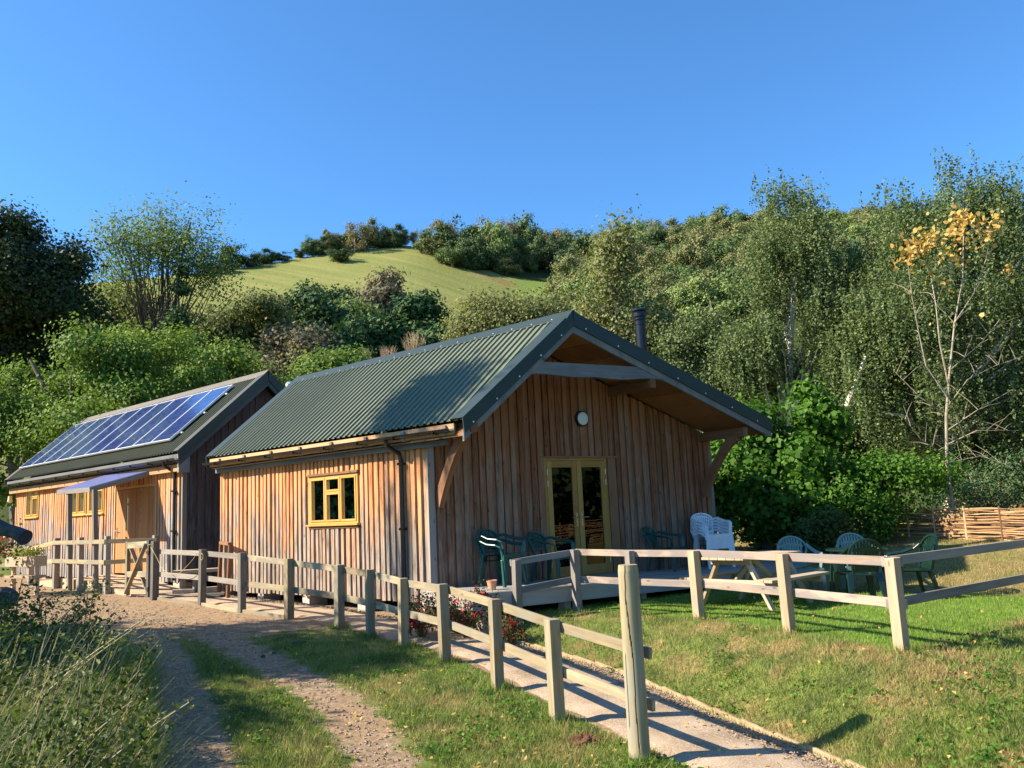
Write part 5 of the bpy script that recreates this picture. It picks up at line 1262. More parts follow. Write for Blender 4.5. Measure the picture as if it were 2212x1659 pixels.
for i, (u, v, ru, rv, dep, lab) in enumerate(((760, 760, 55, 55, 55, 'lower left pine of the dark green clump behind the cabin ridge'), (830, 740, 50, 75, 57, 'middle pine of the dark green clump behind the cabin ridge'), (905, 715, 62, 85, 58, 'tallest pine at the right of the dark green clump'), (950, 760, 45, 60, 54, 'short pine at the right foot of the dark green clump'))):
    b = base_at(u, 0, dep)
    tree('pine_tree', b, [blob(u, v, ru*.8, rv*.7, dep, b), blob(u-ru*.4, v+rv*.3, ru*.7, rv*.5, dep, b), blob(u+ru*.4, v+rv*.35, ru*.7, rv*.5, dep, b), blob(u+5, v-rv*.45, ru*.45, rv*.5, dep, b)], lab, 'pine', L_['pine'], M['bark'], 15000, .34, 170, .42, .25, 10, 30+i, 'slim' if 0 else 'spray', 'pines behind the cabin ridge')
def dry_bush(u, v, h, dep, lab, seed):
    b = base_at(u, 0, dep); b[2] = at(u, v, dep)[2]-h*dep/FD*.2; root = empty('dry_bush', b, label=lab, cat='bush', group='dry twiggy bushes behind the ridge'); rr = random.Random(seed); mb = MB(); k = dep/FD*h
    for i in range(70):
        a = rr.uniform(0, 6.28); sp = rr.uniform(.1, .55); q = np.array((0, 0, -k*.6)); e = np.array((math.cos(a)*sp*k, math.sin(a)*sp*k, k*rr.uniform(.5, 1.0)))
        mb.tube([q, q*.5+e*.45+np.array((0, 0, .05)), e], [.02, .013, .004], 4, False)
        for _ in range(4): t = rr.uniform(.4, .9); s0 = q+(e-q)*t; mb.tube([s0, s0+np.array((rr.uniform(-.2, .2)*k, rr.uniform(-.2, .2)*k, rr.uniform(.1, .3)*k))], [.009, .003], 3, False)
    mb.build('branches', M['twig'], root)
dry_bush(792, 775, 36, 44, 'left dry twiggy bush behind the cabin ridge', 1); dry_bush(845, 768, 38, 44, 'middle dry twiggy bush behind the cabin ridge', 2); dry_bush(900, 748, 56, 44, 'tallest dry twiggy bush, right of the other two, behind the ridge', 3)
b = base_at(760, 0, 40)
tree('leafy_shrub', b, [blob(690, 820, 70, 35, 40, b), blob(760, 805, 50, 30, 40, b), blob(650, 850, 50, 30, 40, b)], 'fresh green shrub peeping over the near roof left of the dry bushes', 'tree', L_['lime'], M['bark'], 12000, .17, 160, .36, .12, 10, 24, 'kite', T1)
b = base_at(1100, 0, 34)
tree('hawthorn_tree', b, [blob(1050, 692, 52, 46, 34, b), blob(1140, 700, 60, 44, 34, b), blob(1020, 722, 40, 36, 34, b), blob(1195, 678, 36, 38, 34, b)], 'yellow green tree with pale sunlit branches right behind the near roof ridge', 'tree', L_['buff'], M['palebark'], 20000, .12, 420, .34, .10, 50, 25, 'kite', T1, shell=.25)
b = base_at(1200, 0, 44)
tree('elder_tree', b, [blob(1150, 695, 55, 32, 44, b), blob(1235, 690, 45, 38, 44, b)], 'green tree filling the gap between the pale hawthorn and the pointed tree', 'tree', L_['olive'], M['bark'], 14000, .2, 200, .4, .15, 14, 26, 'kite', T1)
b = base_at(1330, 0, 27)
tree('poplar_tree', b, [blob(1335, 515, 13, 28, 27, b), blob(1333, 550, 20, 40, 27, b), blob(1337, 500, 9, 18, 27, b), blob(1330, 615, 27, 48, 27, b), blob(1290, 715, 42, 52, 27, b), blob(1400, 715, 34, 48, 27, b), blob(1388, 640, 16, 34, 27, b), blob(1340, 760, 70, 60, 27, b)],
     'pointed young tree with pale leaves and buff patches left of the black flue', 'tree', L_['buff'], M['palebark'], 19000, .12, 420, .30, .10, 50, 27, 'kite', T1, shell=.2)
b = base_at(1500, 0, 26)
tree('mixed_shrub', b, [blob(1480, 740, 50, 60, 26, b), blob(1560, 760, 70, 80, 26, b), blob(1480, 840, 70, 50, 26, b), blob(1630, 800, 60, 70, 26, b)], 'tangled mixed shrub behind the right slope of the near roof', 'tree', L_['birch'], M['palebark'], 34000, .085, 520, .22, .1, 40, 28, 'kite', T1, shell=.3)
# birches
TB = 'weeping birches right of the cabin'
b = base_at(1700, 0, 25)
tree('birch_tree', b, [blob(1720, 470, 42, 50, 25, b), blob(1690, 390, 16, 30, 25, b, dd=.3), blob(1735, 420, 22, 25, 25, b), blob(1665, 560, 60, 80, 25, b), blob(1760, 540, 70, 80, 25, b), blob(1810, 640, 80, 110, 25, b), blob(1700, 700, 110, 120, 25, b), blob(1600, 760, 60, 90, 25, b), blob(1840, 760, 80, 100, 25, b)],
     'weeping silver birch left of the larger birch, its leafless tip above the hill line', 'birch', L_['birch'], M['birchbark'], 100000, .078, 430, .30, .14, 30, 41, 'kite', TB, droop=1.3, shell=.4)
b = base_at(2040, 0, 23)
tree('birch_tree', b, [blob(2060, 410, 50, 50, 23, b), blob(2055, 350, 14, 40, 23, b), blob(1940, 400, 50, 26, 23, b), blob(1980, 470, 80, 60, 23, b), blob(2140, 420, 80, 50, 23, b), blob(2240, 430, 70, 60, 23, b), blob(1930, 600, 110, 120, 23, b), blob(2110, 590, 130, 150, 23, b), blob(2240, 640, 100, 150, 23, b), blob(1990, 790, 170, 130, 23, b), blob(2200, 820, 120, 160, 23, b), blob(1860, 740, 70, 130, 23, b)],
     'largest weeping birch at the right edge of the photo, taller than everything beside it', 'birch', L_['birch'], M['birchbark'], 150000, .078, 600, .32, .2, 40, 42, 'kite', TB, droop=1.6, shell=.4)
p0 = at(1828, 880, 22.6); p1 = at(1870, 770, 22.9); o = MB().tube([p0, (p0+p1)/2+np.array((.03, 0, 0)), p1], [.075, .06, .045], 10).build('leaning_birch_limb', M['birchbark']); tag(o, 'short leaning white birch limb showing through the foliage', 'limb')
b = base_at(2050, 0, 27)
tree('dark_thicket_tree', b, [blob(1950, 900, 150, 120, 27, b), blob(2150, 920, 150, 130, 27, b), blob(1760, 920, 120, 100, 27, b)], 'dark dense thicket behind the foot of the birches', 'tree', L_['oak'], M['bark'], 36000, .13, 420, .4, .15, 16, 43, 'kite', TB)
# sapling with yellow leaves
b = base_at(2042, 0, 18.5); b = np.array((*at(2046, 1000, 18.5)[:2], 0)); b[2] = G(b[0], b[1])
sp = empty('yellow_leaved_sapling', b, label='slender pale barked sapling whose only leaves are yellow ones at the top', cat='sapling'); mb = MB(); rr = random.Random(3); kk = 18.5/FD; tips = []
def PQ(u, v, dd=0): return at(u, v, 18.5+dd)-b
mb.tube([(0, 0, -.2), PQ(2046, 1000), PQ(2044, 900), PQ(2050, 820)], [.045, .038, .033, .028], 8)
for (pp, r) in (([(2050, 820), (2062, 700), (2080, 600), (2082, 500), (2076, 455)], .034), ([(2049, 830), (2030, 740), (2022, 660), (2010, 590), (1990, 545)], .026), ([(2048, 860), (2000, 790), (1985, 720), (1970, 640), (1960, 560)], .02),
               ([(2060, 700), (2100, 640), (2130, 560), (2140, 510)], .016), ([(2046, 930), (2120, 880), (2190, 840)], .014), ([(2046, 960), (2110, 930), (2200, 930)], .012), ([(2044, 900), (1980, 850), (1930, 800)], .012), ([(2046, 1000), (2120, 985), (2190, 1010)], .012),
               ([(2052, 800), (2120, 740), (2160, 690)], .012), ([(2045, 880), (2090, 820), (2150, 790), (2210, 770)], .012), ([(2046, 985), (1990, 950), (1950, 900)], .01)):
    q = [PQ(u, v, rr.uniform(-.3, .3)) for u, v in pp]; mb.tube(q, [r*.72*(1-.8*i/(len(q)-1))+.003 for i in range(len(q))], 6); tips.append(q)
    for _ in range(9):
        i = rr.randrange(len(q)-1); s0 = q[i]+(q[i+1]-q[i])*rr.random(); e = s0+np.array((rr.uniform(-.5, .5), rr.uniform(-.5, .5), rr.uniform(.05, .5))); mb.tube([s0, (s0+e)/2+(0, 0, .03), e], [.007, .005, .003], 4)
mb.build('trunk', M['palebark'], sp)
g = np.random.default_rng(4); Lc = []
for (u, v, r, n) in ((2078, 475, 17, 95), (1990, 520, 22, 90), (1965, 545, 16, 50), (2130, 500, 20, 60), (2050, 520, 36, 90), (2150, 470, 12, 20), (2100, 540, 30, 16), (2000, 570, 40, 16), (2185, 580, 14, 14), (1935, 570, 12, 8), (2080, 640, 70, 12)):
    Lc.append(PQ(u, v)+g.normal(0, 1, (n, 3))*r*kk*.8)
leaves('yellow_leaves', np.vstack(Lc), np.zeros((sum(len(x) for x in Lc), 3))+(-.3, -.3, .3), .10, L_['yellow'], sp, 5, 'round')
# hazel hedge by the deck
TH = 'leafy shrubs right of the deck'
b = base_at(1640, 0, 19.5)
tree('hazel_shrub', b, [blob(1600, 960, 60, 90, 19.5, b), blob(1690, 960, 90, 90, 19.5, b), blob(1660, 1060, 120, 90, 19.5, b), blob(1560, 1080, 50, 80, 19.5, b), blob(1720, 1110, 90, 60, 19.5, b), blob(1770, 900, 45, 60, 19.5, b)],
     'large round leaved hazel bush beside the right end of the deck', 'shrub', L_['hazel'], M['bark'], 24000, .115, 520, .20, .05, 20, 51, 'round', TH, trunks=3, shell=.55)
b = base_at(1850, 0, 18.5)
tree('hazel_shrub', b, [blob(1830, 1060, 80, 60, 18.5, b), blob(1920, 1040, 90, 60, 18.5, b), blob(1990, 1030, 70, 45, 18.5, b), blob(1850, 1130, 60, 40, 18.5, b)], 'lower bright green shrub left of the willow hurdle', 'shrub', L_['hazel'], M['bark'], 15000, .085, 360, .17, .04, 16, 52, 'kite', TH, trunks=3, shell=.5)
b = base_at(1800, 0, 17.0)
tree('elder_shrub', b, [blob(1790, 1150, 36, 40, 17, b), blob(1745, 1165, 26, 26, 17, b)], 'small leafy shrub directly behind the pale lawn chairs', 'shrub', L_['nettle'], M['bark'], 3600, .075, 110, .12, .03, 8, 53, 'kite', TH)
b = base_at(2120, 0, 21)
tree('twiggy_shrub', b, [blob(2100, 1050, 110, 50, 21, b), blob(2220, 1030, 70, 80, 21, b)], 'dark twiggy shrub above the willow hurdle at the right edge', 'shrub', L_['oak'], M['palebark'], 9000, .075, 240, .22, .05, 60, 54, 'kite', TH, trunks=3, shell=.2)
# trees out of frame: they shade the track and appear in the door glass
def shade_tree(x, y, blobs, lab, seed, n=6000, ls=.16, mat='oak', ncl=140):
    n = int(n*3.2); ncl = int(ncl*1.6)
    tree('hedgerow_tree', (x, y, G(x, y)), blobs, lab, 'tree', L_[mat], M['bark'], n, ls, ncl, .3, .16, 12, seed, 'kite', 'trees outside the frame that shade the track')
shade_tree(-9.0, 5.5, [(0, 0, 5.0, 2.0, 1.8, 1.4), (1.0, -1.2, 4.5, 1.5, 1.2, 1.1), (.9, .9, 5.2, 1.4, .8, .5), (-.9, -1.2, 4.4, 1.3, 1.2, 1.0)], 'tree left of the frame that throws the long shadow over the dirt track', 71)
shade_tree(-10.2, 2.9, [(0, 0, 3.6, .7, .7, .4), (.5, -1.0, 3.3, .5, .6, .4)], 'smaller tree left of the frame that dapples the grass beside the fence', 72, 2600)
shade_tree(-9.6, 8.6, [(.3, -.3, 12, .8, .7, .6), (-1, 1, 5.5, .6, .6, .6)], 'tall thin tree left of the frame whose shadow reaches the near roof', 73, 2200, .16, 'oak', 90)
for i, (x, y, h, lab) in enumerate(((9.5, -16, 8, 'nearest hedge tree of the row reflected in the glazed doors'), (13, -14.5, 8.5, 'second hedge tree of the reflected row'), (12, -19, 10, 'tall tree behind the reflected hedge row'), (17, -17, 9, 'outer hedge tree of the reflected row'), (7.5, -20, 9, 'tree at the near end of the reflected row'),
        (-15, 21.5, 8.5, 'first tree of the hedgerow left of the frame, reflected in the side window'), (-18, 26, 9, 'second tree of the hedgerow left of the frame'), (-22, 21, 9.5, 'tallest tree of the hedgerow left of the frame'), (-20, 31, 9, 'last tree of the hedgerow left of the frame'))):
    tree('hedgerow_tree', (x, y, G(x, y)), [(0, 0, h*.62, 2.6, 2.6, h*.36), (.8, 1, h*.3, 2.6, 2.6, h*.28), (-.8, -1, h*.35, 2.4, 2.4, h*.3)], lab, 'tree', L_['oak'], M['bark'], 7000, .36, 150, .6, .2, 8, 80+i, 'kite', 'hedge trees outside the frame, seen in the glass')

# ------------------------------------------------------------------ distant trees
def far_proto(key, seed, n=1100, w=1.0, h=1.0):
    g = np.random.default_rng(seed); blobs = [(0, 0, h*.45, .46*w, .46*w, .38*h)]*2
    for k in range(7):
        a = g.uniform(0, 6.28); r = g.uniform(.12, .42); blobs.append((r*math.cos(a)*w, r*math.sin(a)*w, h*g.uniform(.3, .66), g.uniform(.2, .32)*w, g.uniform(.2, .32)*w, g.uniform(.18, .28)*h))
    return blobs
protos = []
for i, (key, nl, ls) in enumerate((('far_a', 3000, .085), ('far_b', 3000, .08), ('far_c', 3000, .085), ('far_d', 2600, .075), ('far_e', 3000, .085), ('far_a', 2600, .09), ('far_b', 2600, .075))):
    t_ = tree('woodland_tree', (0, 0, 0), far_proto(key, 100+i, h=1.15), None, None, FAR[key], M['palebark'] if key == 'far_d' else M['bark'], nl*2, ls*.66, 240, .07, .03, 16, 100+i, 'kite', shell=.75, jit=.4)
    protos.append(t_)
usedp = set()
def far_tree(k, pos, size, label, group, cat='tree', tall=1.0, rz=None):
    if k in usedp: o = copy_tree(protos[k])
    else: o = protos[k]; usedp.add(k)
    o.location = Vector([float(c) for c in pos]); o.scale = (size, size, size*tall); o.rotation_euler = (0, 0, RND.uniform(0, 6.28) if rz is None else rz); tag(o, label, cat, group); return o
def on_hill(u, dist):
    d = ray(u, 700); d = np.array((d[0], d[1])); d /= np.linalg.norm(d); p = CAM[:2]+d*dist; return np.array((p[0], p[1], G(p[0], p[1])))
# wood on the right-hand hill
rr = random.Random(21); cnt = 0; placed = []
GRP = 'trees of the wood on the right-hand hillside'
cand = []
for i in range(9000):
    u = rr.uniform(1215, 2040); rd = np.interp(u, HX, RD); t = rr.uniform(.44, 1.02); dist = t*rd
    p = on_hill(u, dist); sz = rr.uniform(7.5, 12.5)*(.62+.38*t)
    if all((p[0]-q[0])**2+(p[1]-q[1])**2 > ((sz+q[3])*.34)**2 for q in placed):
        placed.append((p[0], p[1], p[2], sz, u, t))
    if len(placed) >= 185: break
print('wood trees', len(placed))
for (x, y, z, sz, u, t) in placed:
    far_tree(rr.choice([0, 0, 1, 1, 2, 3, 4, 5, 6]), (x, y, z-.12*sz), sz, 'one of the many rounded trees of the wood covering the hillside on the right', GRP, 'tree', rr.uniform(.85, 1.15))
# trees on the ridge of the open hill
def ridge(specs, lab, group):
    for i, (u, vb, vt, w, k) in enumerate(specs):
        rd = float(np.interp(u, HX, RD)); best = None
        for t in np.linspace(.55, 1.03, 60):
            p = on_hill(u, rd*t); v = proj(p)[1]
            if best is None or abs(v-vb) < best[0]: best = (abs(v-vb), p, rd*t)
        p = best[1]; dep = float((p-CAM)@F); H = (vb-vt)*dep/FD/1.15; Wd = w*1.45*dep/FD/1.35
        o = far_tree(k, p-np.array((0, 0, .06*H)), H, lab[i] if isinstance(lab, list) else lab, group); o.scale = (Wd, Wd, H*1.25)
def proj(p):
    d = p-CAM; w = d@F; return 1106+FD*(d@R)/w, 829.5-FD*(d@U)/w
gl_ = 'trees on the skyline of the open hill'
def filler(u0, u1, n, vb, vt, w, seed, lab):
    rr = random.Random(seed); sp = [(u0+(u1-u0)*(i+rr.uniform(.1, .9))/n, vb(u0+(u1-u0)*i/n)+rr.uniform(-4, 4), vt+rr.uniform(-10, 12), w*rr.uniform(.8, 1.25), rr.choice([0, 1, 2, 2, 3, 5])) for i in range(n)]
    ridge(sp, lab, 'smaller trees filling the clumps on the ridge')
ridge([(502, 572, 518, 46, 2), (570, 560, 528, 40, 2), (536, 574, 552, 60, 2), (470, 590, 566, 60, 2), (610, 562, 546, 40, 2), (648, 548, 528, 24, 2), (690, 540, 500, 42, 2), (716, 538, 498, 30, 1), (770, 546, 482, 58, 3), (812, 536, 480, 46, 1), (856, 532, 484, 46, 2), (838, 530, 492, 34, 3), (903, 524, 488, 24, 3), (740, 540, 505, 34, 2)],
      ['rounded dark tree standing alone at the left of the skyline', 'second dark skyline tree, smaller, right of the lone rounded one', 'low hedge tree between the two lone skyline trees', 'low dark bush at the far left of the hill skyline', 'flat hedge clump on the skyline right of the lone trees', 'tiny shrub where the field meets the sky', 'dark tree at the left end of the first ridge clump', 'slender olive tree in the first ridge clump', 'broad brown tree in front of the first ridge clump', 'olive tree behind the broad brown ridge tree', 'rounded dark tree at the right end of the first ridge clump', 'thin brown tree in the middle of the first ridge clump', 'thin leafless tree alone on the crest of the field', 'low dark tree left of the broad brown ridge tree'], gl_)
ridge([(735, 566, 540, 50, 2)], ['dark shrub patch standing in the open field below the ridge'], gl_)
ridge([(962, 540, 474, 60, 3), (1000, 566, 482, 92, 2), (950, 552, 515, 60, 1), (925, 545, 520, 40, 1), (1050, 560, 470, 50, 3), (1075, 580, 474, 62, 4), (1100, 565, 472, 52, 3), (1145, 570, 468, 74, 0), (1175, 575, 490, 56, 3), (1222, 562, 486, 62, 3), (1040, 582, 510, 66, 2), (1110, 585, 520, 60, 2), (1150, 580, 535, 70, 2), (1100, 592, 560, 50, 6), (1195, 572, 530, 44, 2), (1240, 570, 520, 40, 0)],
      ['tall brown tree at the left of the second ridge clump', 'largest dark oak in front of the second ridge clump', 'olive scrub at the left foot of the second ridge clump', 'low olive scrub nearest the crest of the field', 'brown crown showing above the middle of the second clump', 'light green tree in the centre of the second clump', 'second brown crown at the back of the ridge clump', 'broad green tree right of centre in the second clump', 'brown tree between the broad green tree and the airy one', 'airy round brown tree at the right end of the ridge clump', 'dark tree in the shade right of the largest oak', 'dark undergrowth tree below the light green one', 'dark low tree below the broad green crown', 'pale bush at the foot of the second ridge clump', 'dark low tree under the airy brown one', 'green tree joining the ridge clump to the wood'], gl_)
filler(925, 1235, 22, lambda u: 548+(u-925)*.12, 500, 40, 3, 'one of the smaller trees filling the right-hand clump on the ridge')
filler(960, 1190, 12, lambda u: 575+(u-960)*.06, 538, 44, 4, 'one of the low trees along the foot of the right-hand ridge clump')
filler(665, 885, 12, lambda u: 545-(u-665)*.06, 505, 34, 5, 'one of the smaller trees filling the left-hand clump on the ridge')
# belt of trees at the foot of the field
specs = []; rr = random.Random(9)
for u in range(430, 1320, 26):
    specs.append((u+rr.uniform(-8, 8), 668+rr.uniform(-6, 22), 646+rr.uniform(-10, 14), rr.uniform(48, 70), rr.choice([0, 1, 2, 3, 5, 6])))
for i, (u, vb, vt, w, k) in enumerate(specs):
    dist = rr.uniform(105, 122); p = on_hill(u, dist); dep = float((p-CAM)@F); topz = at(u, vt, dep)[2]; H = max(3.5, (topz-p[2])/1.15)
    o = far_tree(k, p-np.array((0, 0, .3)), H, 'one of the mixed trees in the belt along the foot of the pale field', 'belt of trees at the foot of the field'); o.scale = (w*dep/FD/1.3, w*dep/FD/1.3, H*1.1)
for i in range(14):
    u = rr.uniform(560, 1300); dist = rr.uniform(68, 98); p = on_hill(u, dist); dep = float((p-CAM)@F); topz = at(u, rr.uniform(700, 740), dep)[2]; H = max(3, (topz-p[2])/1.15)
    o = far_tree(rr.choice([0, 1, 2, 5, 6]), p-np.array((0, 0, .3)), H, 'one of the nearer mixed trees below the belt at the foot of the field', 'nearer belt of mixed trees behind the cabins'); o.scale = (rr.uniform(4, 6.5),)*2+(H*1.1,)

# ------------------------------------------------------------------ flowers and weeds
def fuchsia(c, rx, ry, rz, lab, seed, nfl=60, nlf=900):
    root = empty('fuchsia_bush', c, label=lab, cat='bush', group='red flowered fuchsia bushes'); g = np.random.default_rng(seed); rr = random.Random(seed); mb = MB(); E = []
    for i in range(34):
        a = rr.uniform(0, 6.28); r = rr.random()**.6; e = np.array((math.cos(a)*rx*r, math.sin(a)*ry*r, rz*rr.uniform(.35, 1)*(1-.4*r))); m = e*.5+np.array((0, 0, .12*rz)); mb.tube([(0, 0, -.05), m, e], [.008, .006, .003], 4, False); E += [m*.6+e*.4, e, m*.2+e*.8]
    mb.build('stems', M['stem'], root); E = np.array(E)
    C = E[g.integers(0, len(E), nlf)]+g.normal(0, .06, (nlf, 3)); C[:, 2] = np.maximum(C[:, 2], .02); leaves('leaves', C, np.zeros((nlf, 3))+(0, 0, .6), .045, L_['fuchsia'], root, seed)
    C = E[g.integers(0, len(E), nfl)]+g.normal(0, .05, (nfl, 3)); C[:, 2] = np.maximum(C[:, 2], .03); k = 5
    C = (C[:, None]+g.normal(0, .012, (nfl, k, 3))).reshape(-1, 3); leaves('flowers', C, np.zeros((len(C), 3)), .035, M['red'], root, seed+1)
fuchsia(gp(905, 1385, -.5)+np.array((.15, .1, 0)), .35, .45, .75, 'fuchsia bush with red flowers behind the fence at the near cabin corner', 1)
fuchsia(gp(1010, 1385, -.55)+np.array((.1, .1, 0)), .45, .5, .95, 'largest fuchsia bush, between the fence posts below the end of the deck', 2, 110, 1500)
fuchsia(gp(1095, 1392, -.6)+np.array((.02, .0, 0)), .22, .25, .45, 'small fuchsia bush at the foot of the first lawn fence post', 3, 50, 500)
root = empty('geraniums', at(20, 1170, 18.6), label='bright red geraniums at the left edge below the rear cabin lantern', cat='flowers'); g = np.random.default_rng(6)
C = g.normal(0, 1, (420, 3))*(.22, .22, .2)+(-.25, .2, 0); leaves('flowers', C, np.zeros((420, 3))+(-.4, -.3, .3), .045, M['red'], root, 2, 'round', jit=.5)
C = g.normal(0, 1, (500, 3))*(.28, .28, .24)-(.25, -.2, .12); leaves('leaves', C, np.zeros((500, 3))+(0, 0, .5), .07, L_['nettle'], root, 3, 'round')
C = np.array([p0+d3*t for t in g.random(700)])*1.0
C = np.array([at(25, 1200, 19.5)+(at(88, 1195, 18.9)-at(25, 1200, 19.5))*t for t in g.random(900)])+g.normal(0, 1, (900, 3))*(.07, .07, .06)+(0, 0, .03)
leaves('planter_plants', C, np.zeros((900, 3))+(0, 0, .5), .05, L_['sedum'], pt, 4)

def weed(x, y, h, seed, dry=False, lean=(0, 0)):
    g = np.random.default_rng(seed); mb = MB(); z = G(x, y); pts = [(0, 0, -.03)]; n = 7; dx, dy = lean[0]+g.normal(0, .10), lean[1]+g.normal(0, .10)
    for i in range(1, n+1): t = i/n; pts.append((dx*h*t**1.5, dy*h*t**1.5, h*t*(1-.15*abs(dx)*t)))
    mb.tube(pts, [.006*(1-.6*i/n)+.0015 for i in range(n+1)], 5, False); P_ = np.array(pts)
    for i in range(2, n):
        a = g.uniform(0, 6.28); e = P_[i]+np.array((math.cos(a)*.13, math.sin(a)*.13, .09))*h; mb.tube([P_[i], (P_[i]+e)/2+(0, 0, .02), e], [.003, .0025, .0012], 4, False); P_ = np.vstack([P_, (P_[i]+e)/2, e])
    root = empty('tall_weed', (x, y, z)); mb.build('stem', M['stem'] if not dry else M['straw'], root)
    m = int(240*h) if not dry else int(200*h); C = P_[g.integers(2, len(P_), m)]+g.normal(0, .05, (m, 3)); leaves('leaves', C, np.zeros((m, 3))+(0, 0, .7), .040 if not dry else .028, L_['nettle'] if not dry else L_['buff'], root, seed)
    return root
wl = ['nettle like weed', 'leggy weed']
def camw(r, f): return CAM[0]+f*math.sin(-YAW)+r*math.cos(YAW), CAM[1]+f*math.cos(YAW)+r*math.sin(YAW)
protw = [weed(*camw(-4.2, 8.3), .9, 1, lean=(.1, .15)), weed(*camw(-3.6, 7.6), .75, 2, lean=(.45, -.2)), weed(*camw(-3.9, 6.9), .85, 3, True, lean=(.5, -.3)), weed(*camw(-3.4, 6.2), .6, 4, lean=(.2, -.1))]
for o, lab in zip(protw, ('tall upright leafy weed in the bank at the left', 'weed leaning right over the edge of the dirt track', 'dry brown seeding weed leaning out of the bank', 'short leafy weed low on the left bank')): tag(o, lab, 'weed', 'tall weeds on the left bank')
rr = random.Random(17); nw = 0
while nw < 105:
    f = rr.uniform(4.2, 10.2); r = rr.uniform(-.70*f, -.47*f-.1) if rr.random() < .85 else rr.uniform(-.49*f, -.46*f); x, y = camw(r, f)
    hgt = 1.25 if r < -.50*f else .8
    if f > 9: hgt *= .8
    o = copy_tree(protw[rr.choice([0, 0, 1, 2, 3, 3])]); o.location = (x, y, G(x, y)); s_ = hgt*rr.uniform(.55, 1.05); o.scale = (s_, s_, s_*rr.uniform(.8, 1.05)); o.rotation_euler = (0, 0, rr.uniform(-.9, .9)); nw += 1
    tag(o, 'one of the many tangled weeds crowding the bank at the lower left', 'weed', 'tangled weeds on the left bank')
# the tall sprig that stands in front of the ramp fence
sx_, sy_ = camw(-4.25, 9.3)
# ------------------------------------------------------------------ grass blades
def blades(name, X, Y, h, w, mat, label, seed, lean=.35, lush=None, dry=None, kind='stuff', dz_=0):
    g = np.random.default_rng(seed); n = len(X); Z = gz(X, Y)+dz_; a = g.uniform(0, 6.28, n); hh = h*g.uniform(.5, 1.3, n); ln = g.normal(0, lean, (n, 2))*hh[:, None]
    sx = np.cos(a)*w/2; sy = np.sin(a)*w/2
    V = np.empty((n, 3, 3)); V[:, 0] = np.stack([X-sx, Y-sy, Z-.01], -1); V[:, 1] = np.stack([X+sx, Y+sy, Z-.01], -1); V[:, 2] = np.stack([X+ln[:, 0], Y+ln[:, 1], Z+hh], -1)
    o = raw_mesh(name, V.reshape(-1, 3), 3, mat, rnd=g.random(n), attrs={'lush': lush, 'dry': dry})
    return tag(o, label, 'grass', kind=kind)
g = np.random.default_rng(12); BL = m_blade()
def sample(n, dmin, dmax, umax=.66):
    # even in picture area rather than in ground area
    d = 1/(1/dmax+(1/dmin-1/dmax)*g.random(n)); r = g.uniform(-umax, umax, n)*d
    return CAM[0]+d*math.sin(-YAW)+r*math.cos(YAW), CAM[1]+d*math.cos(YAW)+r*math.sin(YAW)
X, Y = sample(520000, 4.6, 22)
di, lu, dr_ = masks(X, Y); d1, s1 = pdist(X, Y, PEDGE); d2, s2 = pdist(X, Y, LAWN)
fx_ = np.interp(Y, [q[1] for q in FENCE[::-1]], [q[0] for q in FENCE[::-1]])
onpath = (X > fx_+.20) & (s1 > -.0) & (Y < 20); onpath |= (Y < -5.85) & (s1 > 0) & (X > -2.8+.36*(Y+5.8)*1.0)
undercab = ((X > -.1) & (Y > K*X-1.2) & (X < 8.6) & (Y < 20))
keep = (g.random(len(X)) > sm((di+.18*wob(X, Y, 9)-.25)/.3)*.985) & ~onpath & ~undercab
X, Y, lu, dr_ = X[keep], Y[keep], lu[keep], dr_[keep]
d2, s2 = pdist(X, Y, LAWN); lawn = inpoly(X, Y, LAWNP) & (X < 5.2)
blades('lawn_grass', X[lawn], Y[lawn], .035, .008, BL, 'short lush green lawn in front of the deck', 1, .3, lu[lawn], dr_[lawn])
o_ = ~lawn; blades('rough_grass', X[o_], Y[o_], .055, .009, BL, 'rough dry patched grass on the bank and beside the track', 2, .55, lu[o_], dr_[o_])
# longer tufts
X, Y = sample(60000, 4.6, 16); di, lu, dr_ = masks(X, Y); d1, s1 = pdist(X, Y, PEDGE); d2, s2 = pdist(X, Y, LAWN); fx_ = np.interp(Y, [q[1] for q in FENCE[::-1]], [q[0] for q in FENCE[::-1]])
cl = wob(X, Y, 4.5) > .28
k_ = cl & (di < .3) & ~(inpoly(X, Y, LAWNP) & (X < 5.2)) & ~((X > fx_+.05) & (s1 > 0)) & ~((X > -.1) & (Y > K*X-1.2)) & ~((Y < -5.85) & (s1 > 0) & (X > -2.9+.36*(Y+5.8)))
blades('grass_tufts', X[k_], Y[k_], .10, .010, BL, 'longer grass tufts dotted over the bank and verge', 3, .6, lu[k_], dr_[k_]*.4)
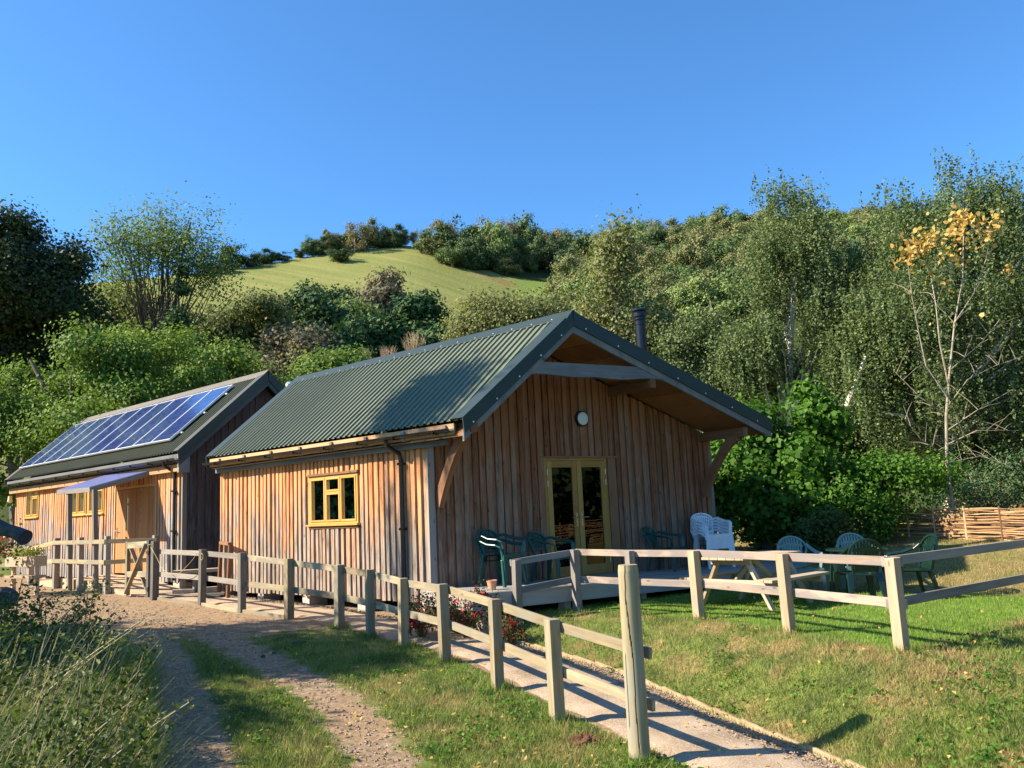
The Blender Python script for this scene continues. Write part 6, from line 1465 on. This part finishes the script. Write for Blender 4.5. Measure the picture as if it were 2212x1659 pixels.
# long grass at the foot of the posts and on the left bank
Xp = []; Yp = []
for (x, y) in FENCE[3:]+[(kx, ky)]*3+RP[2:6]:
    m_ = 260; a = g.uniform(0, 6.28, m_); r = np.abs(g.normal(.07, .06, m_)); Xp.append(x+r*np.cos(a)); Yp.append(y+r*np.sin(a))
Xp = np.concatenate(Xp); Yp = np.concatenate(Yp); blades('post_grass', Xp, Yp, .10, .009, BL, 'uncut grass around the feet of the fence posts', 4, .4, np.full(len(Xp), .5), np.zeros(len(Xp)))
f = g.uniform(3.8, 10.5, 90000); r = -f*g.uniform(.43, .72, 90000); X, Y = camw(r, f)
k_ = g.random(90000) < sm((-.43*f-r)/.35)+.35
blades('bank_grass', X[k_], Y[k_], .34, .009, BL, 'long tangled grass covering the bank at the lower left', 5, .55, np.full(k_.sum(), .45), np.full(k_.sum(), .25))
mb = MB(); rr = random.Random(8)
for i in range(520):
    f = rr.uniform(3.9, 9); r = -f*rr.uniform(.45, .68); x, y = camw(r, f); h = rr.uniform(.35, .8); a = rr.uniform(-1.2, .6); l = rr.uniform(.1, .6)*h; z = G(x, y)
    mb.tube([(x, y, z), (x+l*.25*math.cos(a), y+l*.25*math.sin(a), z+h*.55), (x+l*math.cos(a), y+l*math.sin(a), z+h)], [.0035, .0028, .0015], 4, False)
tag(mb.build('straw_stalks', M['straw']), 'dry straw coloured stalks sticking out of the weeds at the lower left', 'stalks', kind='stuff')
print('faces', sum(len(o.data.polygons) for o in SC.objects if o.type == 'MESH'))


g = np.random.default_rng(77); X, Y = sample(1500, 4.6, 15); di, lu, dr_ = masks(X, Y); k_ = ~((X > -.1) & (Y > K*X-1.4)); X, Y = X[k_], Y[k_]; n_ = len(X)
o = leaves('fallen_leaves', np.column_stack([X, Y, gz(X, Y)+.03]), np.tile((0, 0, 1.0), (n_, 1)), .045, L_['yellow'], None, 7, 'kite', None, .45)
tag(o, 'small fallen leaves scattered over the grass, track and path', 'leaves', kind='stuff')
n_ = 5200; X, Y = sample(n_, 4.6, 12); di, lu, dr_ = masks(X, Y); d1, s1 = pdist(X, Y, PEDGE); fx_ = np.interp(Y, [q[1] for q in FENCE[::-1]], [q[0] for q in FENCE[::-1]])
k_ = (di < .35) & ~inpoly(X, Y, LAWNP) & ~((X > fx_+.1) & (s1 > 0)) & ~((X > -.1) & (Y > K*X-1.3)) & (wob(X, Y, 3.1) > .1); X, Y = np.repeat(X[k_], 6), np.repeat(Y[k_], 6)
X = X+g.normal(0, .035, len(X)); Y = Y+g.normal(0, .035, len(Y))
o = leaves('clover', np.column_stack([X, Y, gz(X, Y)+.035+.02*g.random(len(X))]), np.tile((0, 0, 1.0), (len(X), 1)), .032, L_['hazel'], None, 8, 'round', None, .5)
tag(o, 'low clover and broad leaved weeds patched through the rough grass', 'clover', kind='stuff')
